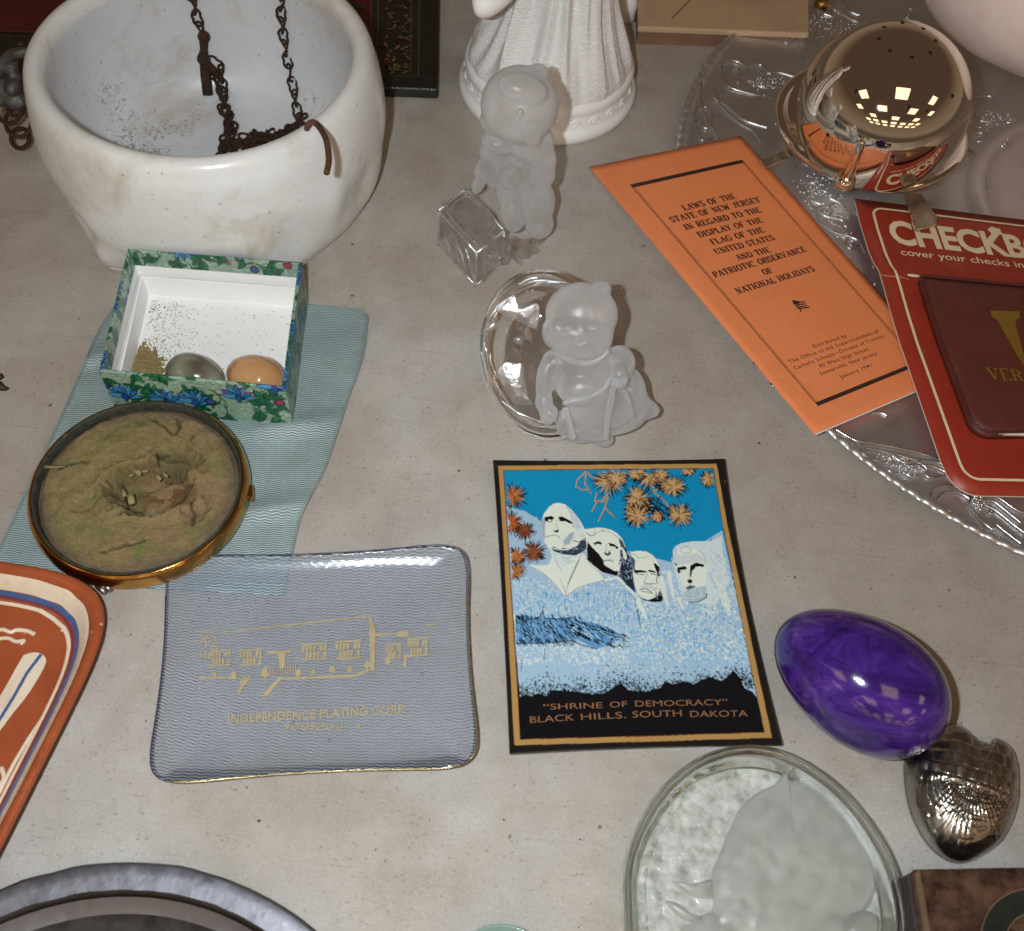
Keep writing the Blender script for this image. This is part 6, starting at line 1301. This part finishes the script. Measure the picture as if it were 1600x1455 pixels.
# pines along the bottom
cv.poly(z6([(205, 1135), (235, 1120), (260, 1130), (290, 1115), (330, 1128), (360, 1100), (420, 1105), (480, 1110), (540, 1120), (600, 1115), (640, 1085), (670, 1070), (700, 1100), (780, 1110), (850, 1090), (870, 1060), (905, 1075), (960, 1060), (1000, 1075), (1070, 1040), (1130, 1060), (1160, 1035), (1180, 1010), (1215, 1050), (1230, 1090), (1270, 1110), (1290, 1140), (1330, 1300), (210, 1330)]), BK_, clip)
for i in range(1900):
    x = rr.uniform(200, 1300); t = abs(rr.normal())*.5; top = 1125-70*math.exp(-((x-680)/60)**2)*.6-60*max(0, (x-800)/450)-10*math.sin(x/23); y = top-85*t+rr.uniform(0, 25); p = (740+x/2.91, 700+y/2.91)
    if clip(np.array([p[0]]), np.array([p[1]]))[0]: a = rr.uniform(0, 3.1); cv.line([p, (p[0]+rr.uniform(1.5, 3.6)*math.cos(a), p[1]+rr.uniform(1.5, 3.6)*math.sin(a))], rr.uniform(.7, 1.5), BK_)
for x, y in ((315, 720), (222, 955), (325, 910)): cv.line(z6([(x, y), (x-6, y+60)]), .9, BK_)
# gilt pine tufts
def tuft(x, y, r, c, half=False):
    cx, cy = 780+x/4, 720+y/4; r = r/4
    for i in range(int(80)):
        a = rr.uniform(0, 2*PI); L = r*rr.uniform(.75, 1.18); p = (cx+L*math.cos(a), cy+L*.9*math.sin(a)); m_ = clip(np.array([p[0]]), np.array([p[1]]))
        if m_[0]: cv.line([(cx, cy), p], 2.0, BK_, .6)
    for i in range(110):
        a = rr.uniform(0, 2*PI); L = r*rr.uniform(.45, .92); p = (cx+L*math.cos(a)-.5, cy+L*.9*math.sin(a)-.5); m_ = clip(np.array([p[0]]), np.array([p[1]]))
        if m_[0]: cv.line([(cx, cy), p], 2.0, c if i % 4 else tuple(int(v*.6) for v in c), .5)
TG = (184, 146, 98)
for p in ([(540, 70), (490, 120), (480, 160), (520, 185), (560, 180)], [(545, 80), (535, 140), (575, 205)], [(690, 200), (650, 260), (600, 250), (610, 200)], [(680, 230), (660, 300), (620, 380)], [(660, 290), (685, 320), (720, 350)], [(610, 260), (580, 320)], [(690, 200), (640, 250)], [(950, 130), (970, 200), (1040, 260), (1080, 310)], [(560, 80), (600, 130), (650, 140)], [(970, 190), (1040, 160)], [(1080, 310), (1140, 350)]): lz(p, 11, TG, 7); lz([(x+3, y+3) for x, y in p], 2.5, BK_)
for x, y, r, c in ((690, 125, 115, TG), (740, 100, 80, TG), (1050, 150, 60, TG), (900, 290, 70, TG), (840, 300, 60, TG), (940, 95, 105, TG), (860, 80, 60, TG), (1090, 165, 85, TG), (870, 235, 95, TG), (865, 345, 95, TG), (1130, 340, 95, TG), (990, 350, 45, TG), (1310, 115, 60, TG), (1010, 85, 60, TG), (1180, 60, 50, TG), (85, 225, 90, BRN), (75, 390, 80, (180, 96, 44)), (160, 440, 65, (120, 66, 40)), (215, 570, 80, (130, 74, 46)), (110, 600, 65, BRN), (95, 690, 70, BRN)): tuft(x, y, r, c)
for p in ([(940, 250), (980, 290), (960, 330)], [(960, 240), (1010, 270), (1050, 300)], [(930, 290), (1000, 300), (1060, 340)], [(990, 240), (985, 300), (1020, 350)]):
    lz(p, 7, BK_)
    for q in p:
        for k_ in range(9): a_ = rr.uniform(0, 6.3); lz([q, (q[0]+28*math.cos(a_), q[1]+28*math.sin(a_))], 4, BK_, 1.5)
m_print = mat('lacquered print', (1, 1, 1), .16, 0, .03, 120, 0, 1, .5, attr='Col', coat=.2, rvar=.04, extra=wear(.35))
m_blk = mat('black glass edge', (.012, .011, .010), .15, 0, .1, 60, extra=wear(.25, (.2, .2, .18), .62))
sv = thing('souvenir_tray', 'black and gold rectangular souvenir tray picturing four carved stone heads under a blue sky', 'tray', RP3(.5, .5)*np.array([1, 1, 0]))
nu, nv = 360, 440
UV = [(i/(nu-1), j/(nv-1)) for j in range(nv) for i in range(nu)]; PX = [RPX(u, v) for u, v in UV]
V = [P(x, y, rz(u, v)) for (x, y), (u, v) in zip(PX, UV)]
o = mesh('printed_face', V, gridF(nu, nv), m_print, sv); vcol(o, cv.sample(PX)*1.15)
# black body below: rim edge and underside
e = [(i/40, 0) for i in range(40)]+[(1, i/40) for i in range(40)]+[(1-i/40, 1) for i in range(40)]+[(0, 1-i/40) for i in range(40)]; V = []
for k_, (s, off) in enumerate(((1, -.00005), (1.004, -.0006), (1.004, -.0024), (.97, -.0034), (.5, -.0040))):
    for u, v in e: V.append(RP3(.5+(u-.5)*s, .5+(v-.5)*s, 0)+np.array([0, 0, off if s > .6 else -.0030]))
F = gridF(len(e), 5, True); F.append(tuple(range(4*len(e), 5*len(e)))); mesh('tray_back', V, [f[::-1] for f in F], m_blk, sv)
m_cop = mat('coppery gold lettering', (.36, .18, .085), .35, .3, .25, 300)
hp6 = lambda x, y: (780+x/3.5556, 980+y/3.5556)
HRi = homog([(771, 719), (1132, 717), (1222, 1162), (797, 1176)], SQ)
def PR6(x, y):
    a, b = hp6(x, y); u, v = HRi(a, b); return P(a, b, rz(u, v)+.0002)
text_mesh('gold_lettering', [('\u201cSHRINE', (247, 460), (575, 449), (-3, -33)), ('OF', (615, 447), (712, 443), (-3, -33)), ('DEMOCRACY\u201d', (757, 442), (1270, 432), (-3, -33)),
    ('BLACK', (172, 532), (418, 518), (-3, -36)), ('HILLS.', (455, 516), (705, 505), (-3, -36)), ('SOUTH', (742, 503), (1015, 495), (-3, -36)), ('DAKOTA', (1062, 500), (1382, 497), (-3, -36))], PR6, m_cop, sv, False, off=0.0)

# ================================================================== PURPLE MARBLED EGG
def egg_extra(m, n, l, p, vec, c):
    mp = N(n, 'Mapping'); mp.inputs['Rotation'].default_value = (.3, .2, .55); mp.inputs['Scale'].default_value = (26, 62, 62); l.new(vec, mp.inputs[0])
    f = noise(n, l, mp.outputs[0], 1.0, 12, .78, .9); r = ramp(n, l, f, [(.30, (.004, .002, .02)), (.44, (.028, .008, .11)), (.55, (.058, .018, .20)), (.68, (.125, .055, .31)), (.85, (.26, .16, .42))])
    v = noise(n, l, vec, 260, 3, .6); vr = ramp(n, l, v, [(.73, (0, 0, 0)), (.78, (.42, .3, .45))]); v3 = ramp(n, l, noise(n, l, vec, 35, 3), [(.52, (0, 0, 0)), (.62, g3(1))])
    k = mixc(n, l, 1.0, vr.outputs[0], v3.outputs[0], 'MULTIPLY'); l.new(mixc(n, l, 1.0, r.outputs[0], k, 'ADD'), p.inputs['Base Color'])
m_egg = mat('purple marble', (.1, .03, .3), .10, 0, .1, 60, .05, 500, .55, rvar=.035, extra=egg_extra, coat=.35)
ax = P(1474, 1148, .029)-P(1226, 984, .029); c = P(1345, 1066, .030); V, F = eggmesh((0, 0, 0),   .0436, .0306, -ax, seg=96, rings=72, k=.12)
o = mesh('marble_egg', V, F, m_egg); o.location = (c[0]-.001, c[1]+.001, .0306); tag(o, 'large glossy purple marbled stone egg lying beside the black souvenir tray', 'egg')

# ================================================================== DARK PEWTER SHELL
y4 = lambda x, y: (1180+x/3.464, 940+y/3.464)
so = smooth_path([np.append(P(*y4(x, y), .004)[:2], 0) for x, y in ((1060, 662), (1120, 690), (1180, 745), (1250, 770), (1296, 778), (1300, 745), (1345, 765), (1380, 800), (1410, 880), (1418, 1000), (1410, 1100), (1380, 1200), (1330, 1290), (1260, 1350), (1150, 1400), (1060, 1392), (970, 1330), (900, 1230), (850, 1110), (825, 960), (830, 830), (900, 770), (980, 690))], 6, True)
sc_ = P(*y4(1120, 1040), .018)[:2]; V = []; NRg = 56
sdir = P(*y4(1130, 660))[:2]-P(*y4(1100, 1400))[:2]; sdir /= np.linalg.norm(sdir); sper = np.array([sdir[1], -sdir[0]])
for j in range(NRg):
    s = 1-j/(NRg-1)
    for q in so:
        xy = sc_+(q[:2]-sc_)*s; d = xy-sc_; a = float(d@sdir)/.040; b = float(d@sper)/.030
        z = .0012+.0180*math.sqrt(max(0, 1-s**2.3)); 
        # feather scales near the hinge, long barbs fanned towards the front
        if a > .12:
            row = a*6.2; col_ = b*5.0+(.5 if int(row) % 2 else 0); fr = row-math.floor(row); fc = col_-math.floor(col_)-.5; z += .0014*(fr-.9*fc*fc*2)*min(1, (1-s)*8)
        else:
            ang = math.atan2(b-.1, -(a-.35)); k = ang*9; fk = k-math.floor(k); rad_ = math.hypot(a-.35, b-.1); z += (.0013*(fk-.5)+.00015*math.sin(rad_*60+fk*8))*min(1, (1-s)*8)
        V.append((xy[0], xy[1], z))
F = gridF(len(so), NRg, True)[:]; F.append(tuple(range(len(so)))[::-1]); F = F[:-1]
m_pew = mat('tarnished silver', (.46, .43, .39), .27, 1, .4, 45, .08, 500, .5, rvar=.08, dirt=(.03, .025, .02), dirt_s=30, dirt_amt=.75)
o = mesh('metal_shell', V, F, m_pew); recenter(o); s_ = o.modifiers.new('solid', 'SOLIDIFY'); s_.thickness = .0008; s_.offset = -1
tag(o, 'small dark tarnished silver shell with engraved feathers next to the purple egg', 'shell')

# ================================================================== ROUND GLASS DISH WITH FROSTED FISH
yg = lambda x, y: (940+x/2.424, 1140+y/2.424)
m_gl3 = glass_mat('greenish clear glass', (.93, .96, .94), clear=.30, bump=.45, bs=50); 
gd = thing('fish_glass_dish', 'heavy round clear glass dish with a frosted fish on its pebbled bottom', 'glass dish', (.130, .113, 0))
go = [P(x, y, .012)[:2] for x, y in ((968, 1400), (974, 1340), (996, 1285), (1035, 1228), (1090, 1186), (1155, 1168), (1222, 1177), (1290, 1216), (1345, 1272), (1388, 1340), (1410, 1410), (1413, 1470))]
cgd = np.array([.1305, .1085]); go += [np.array(P(1395, 1530, .012)[:2]), np.array(P(1345, 1600, .012)[:2]), np.array(P(1250, 1650, .012)[:2]), np.array(P(1140, 1655, .012)[:2]), np.array(P(1040, 1600, .012)[:2]), np.array(P(980, 1500, .012)[:2])]
go = [q[:2] for q in smooth_path([np.append(q, 0) for q in go], 9, True)]
cgd = np.mean(np.array(go), 0)
gprof = [(q[0], q[2]) for q in smooth_path([(.80, 0, .0010), (.92, 0, .0012), (.975, 0, .005), (1.0, 0, .012), (.995, 0, .0165), (.975, 0, .0185), (.955, 0, .0178), (.945, 0, .0160), (.930, 0, .0162), (.915, 0, .0150), (.885, 0, .0085), (.86, 0, .0062), (.80, 0, .0060)], 3)]
V = [(cgd[0]+(q[0]-cgd[0])*s, cgd[1]+(q[1]-cgd[1])*s, z) for s, z in gprof for q in go]
F = gridF(len(go), len(gprof), True); n_ = len(go); k = len(gprof)-1
F += [(k*n_+i, k*n_+(i+1) % n_, (i+1) % n_, i) for i in range(n_)]
mesh('glass_rim', V, F, m_gl3, gd)
def peb_mat():
    m, n, l = newmat('pebbled pale glass'); o = n.new('ShaderNodeOutputMaterial'); g = n.new('ShaderNodeTexCoord'); vec = g.outputs['Object']
    p = N(n, 'BsdfPrincipled'); p.inputs['Roughness'].default_value = .12; f = noise(n, l, vec, 150, 4, .6); r = ramp(n, l, f, [(.3, (.36, .37, .34)), (.5, (.64, .65, .61)), (.72, (.86, .87, .85))]); l.new(r.outputs[0], p.inputs['Base Color'])
    b = N(n, 'Bump', Strength=.9, Distance=.0018); l.new(f, b.inputs['Height']); l.new(b.outputs[0], p.inputs['Normal'])
    t = N(n, 'BsdfTransparent'); t.inputs[0].default_value = (.9, .92, .9, 1); mx = N(n, 'MixShader', Fac=.30); l.new(p.outputs[0], mx.inputs[1]); l.new(t.outputs[0], mx.inputs[2]); l.new(mx.outputs[0], o.inputs[0]); return m
V = []; kk = 40
for j in range(kk):
    s = .865*(1-j/(kk-1))
    for q in go: xy = cgd+(np.array(q)-cgd)*s; V.append((xy[0], xy[1], .0061+.0012*(fbm(xy[0]*420, xy[1]*420, 2)-.5)))
mesh('pebbled_bottom', V, gridF(len(go), kk, True), peb_mat(), gd)
fo = smooth_path([np.append(P(*yg(x, y), .009)[:2], 0) for x, y in ((700, 152), (715, 185), (780, 180), (840, 205), (905, 265), (960, 335), (1010, 425), (1050, 535), (1035, 640), (985, 710), (930, 775), (860, 850), (740, 900), (600, 880), (520, 800), (430, 740), (425, 640), (420, 545), (455, 455), (490, 370), (530, 290), (590, 235), (660, 200))], 6, True)
def frost2(): m = frost_mat((.42, .43, .39), .40); m.name = 'frosted grey glass'; return m
m_fr2 = frost2()
fc_ = np.mean(np.array([q[:2] for q in fo]), 0); V = []; kk = 34
for j in range(kk):
    s = 1-j/(kk-1)
    for q in fo: xy = fc_+(q[:2]-fc_)*s; V.append((xy[0], xy[1], .0060+.0062*math.sqrt(max(0, 1-s**3))+.0030*(fbm(xy[0]*75+2, xy[1]*75, 3)-.5)*min(1, (1-s)*4)))
fish = mesh('frosted_fish', V, gridF(len(fo), kk, True), m_fr2, gd)
for pts in (((268, 572), (340, 582), (420, 565), (425, 600), (420, 640), (330, 625)), ((240, 650), (290, 655), (345, 700), (390, 712), (380, 740), (300, 712)), ((290, 770), (380, 700), (470, 700), (520, 800), (420, 860), (300, 850))):
    so_ = smooth_path([np.append(P(*yg(x, y), .008)[:2], 0) for x, y in pts], 5, True); c_ = np.mean(np.array([q[:2] for q in so_]), 0); V = []
    for j in range(6):
        s = 1-j/5
        for q in so_: xy = c_+(q[:2]-c_)*s; V.append((xy[0], xy[1], .0065+.0022*math.sqrt(max(0, 1-s*s))))
    mesh('fin', V, gridF(len(so_), 6, True), m_fr2, fish)
V, F = merge([ball(P(*yg(985, 745), .0095), (.0085, .006, .0035), rotz(.5))]); mesh('highlight_boss', V, F, m_fr2, gd)

# ================================================================== BROWN STONE BOX (front right)
zl = .024
m_bst = mat('mottled brown stone', (.075, .040, .026), .30, 0, .95, 130, .15, 300, .5, dirt=(.17, .10, .06), dirt_s=90, dirt_amt=.75)
m_bsd = mat('dark purple brown side', (.055, .038, .042), .4, 0, .4, 60, .1, 300, .4, dirt=(.16, .12, .08), dirt_s=40, dirt_amt=.5)
m_tband = mat('tan worn edge', (.17, .105, .06), .45, 0, .4, 90, .2, 300, .4); m_gst = mat('green black inlay', (.028, .032, .026), .25, 0, .5, 60)
sb = thing('stone_box', 'mottled brown polished stone box with dark round inlay in the bottom right corner', 'box', P(1560, 1440, 0)*np.array([1, 1, 0]))
Hs = homog(SQ, [(1426, 1357), (1700, 1352), (1760, 1640), (1470, 1650)])
SBp = lambda u, v, z=zl: P(*Hs(u, v), zl)*np.array([1, 1, 0])+np.array([0, 0, z])
V, F = boxm([SBp(.002, .004, 0), SBp(.002, 1, 0), SBp(1, 1, 0), SBp(1, .004, 0)], 0, .017); bevel(mesh('box_side', V, F, m_bsd, sb, False), .0015, 3)
V, F = boxm([SBp(0, 0), SBp(0, 1), SBp(1, 1), SBp(1, 0)], .0175, zl); bevel(mesh('lid', V, F, m_bst, sb, False), .0022, 4)
strip2('tan_band', [[(.005, .03), (.035, .01), (.05, .5), (.058, .99), (.02, .99)]], lambda u, v: SBp(u, v, zl+.0003), m_tband, sb)
cx_, cy_ = .64, .46
def ringp_(r0, r1, a0, a1, k=20): return [(cx_+r0*math.cos(a), cy_+r0*math.sin(a)) for a in np.linspace(a0, a1, k)]+[(cx_+r1*math.cos(a), cy_+r1*math.sin(a)) for a in np.linspace(a1, a0, k)]
for i in range(4):
    a0 = PI+i*PI/2+.12; strip2('dark_inlay', [ringp_(.20, .33, a0, a0+1.35)], lambda u, v: SBp(u, v, zl+.0003), m_gst, sb)
V, F = band2([[(cx_+.332*math.cos(a), cy_+.332*math.sin(a)) for a in np.linspace(0, 2*PI, 60)], [(cx_+.198*math.cos(a), cy_+.198*math.sin(a)) for a in np.linspace(0, 2*PI, 60)]], .008, lambda u, v: SBp(u, v, zl+.0006)); mesh('inlay_line', V, F, m_tband, sb, False)

# ================================================================== DRIED LEAF BITS (left edge)
m_leafb = mat('dried brown leaf', (.06, .028, .014), .6, 0, .5, 200, .3, 800)
for pts, lab in ((((-6, 582), (4, 584), (7, 590), (2, 594), (-8, 593)), 'upper small dark brown scrap at the left edge of the table'), (((-12, 594), (2, 596), (8, 602), (16, 607), (10, 611), (-4, 611), (-12, 608)), 'lower dark brown pointed scrap at the left edge of the table')):
    o_ = [P(x, y, .0003) for x, y in pts]; cc_ = np.mean(np.array(o_), 0)+np.array([0, 0, .0022]); V = o_+[cc_]; n_ = len(o_); F = [(i, (i+1) % n_, n_) for i in range(n_)]+[tuple(range(n_))[::-1]]
    o = mesh('leaf_scrap', V, F, m_leafb); recenter(o); tag(o, lab, 'scrap', 'dark scraps at the left table edge')
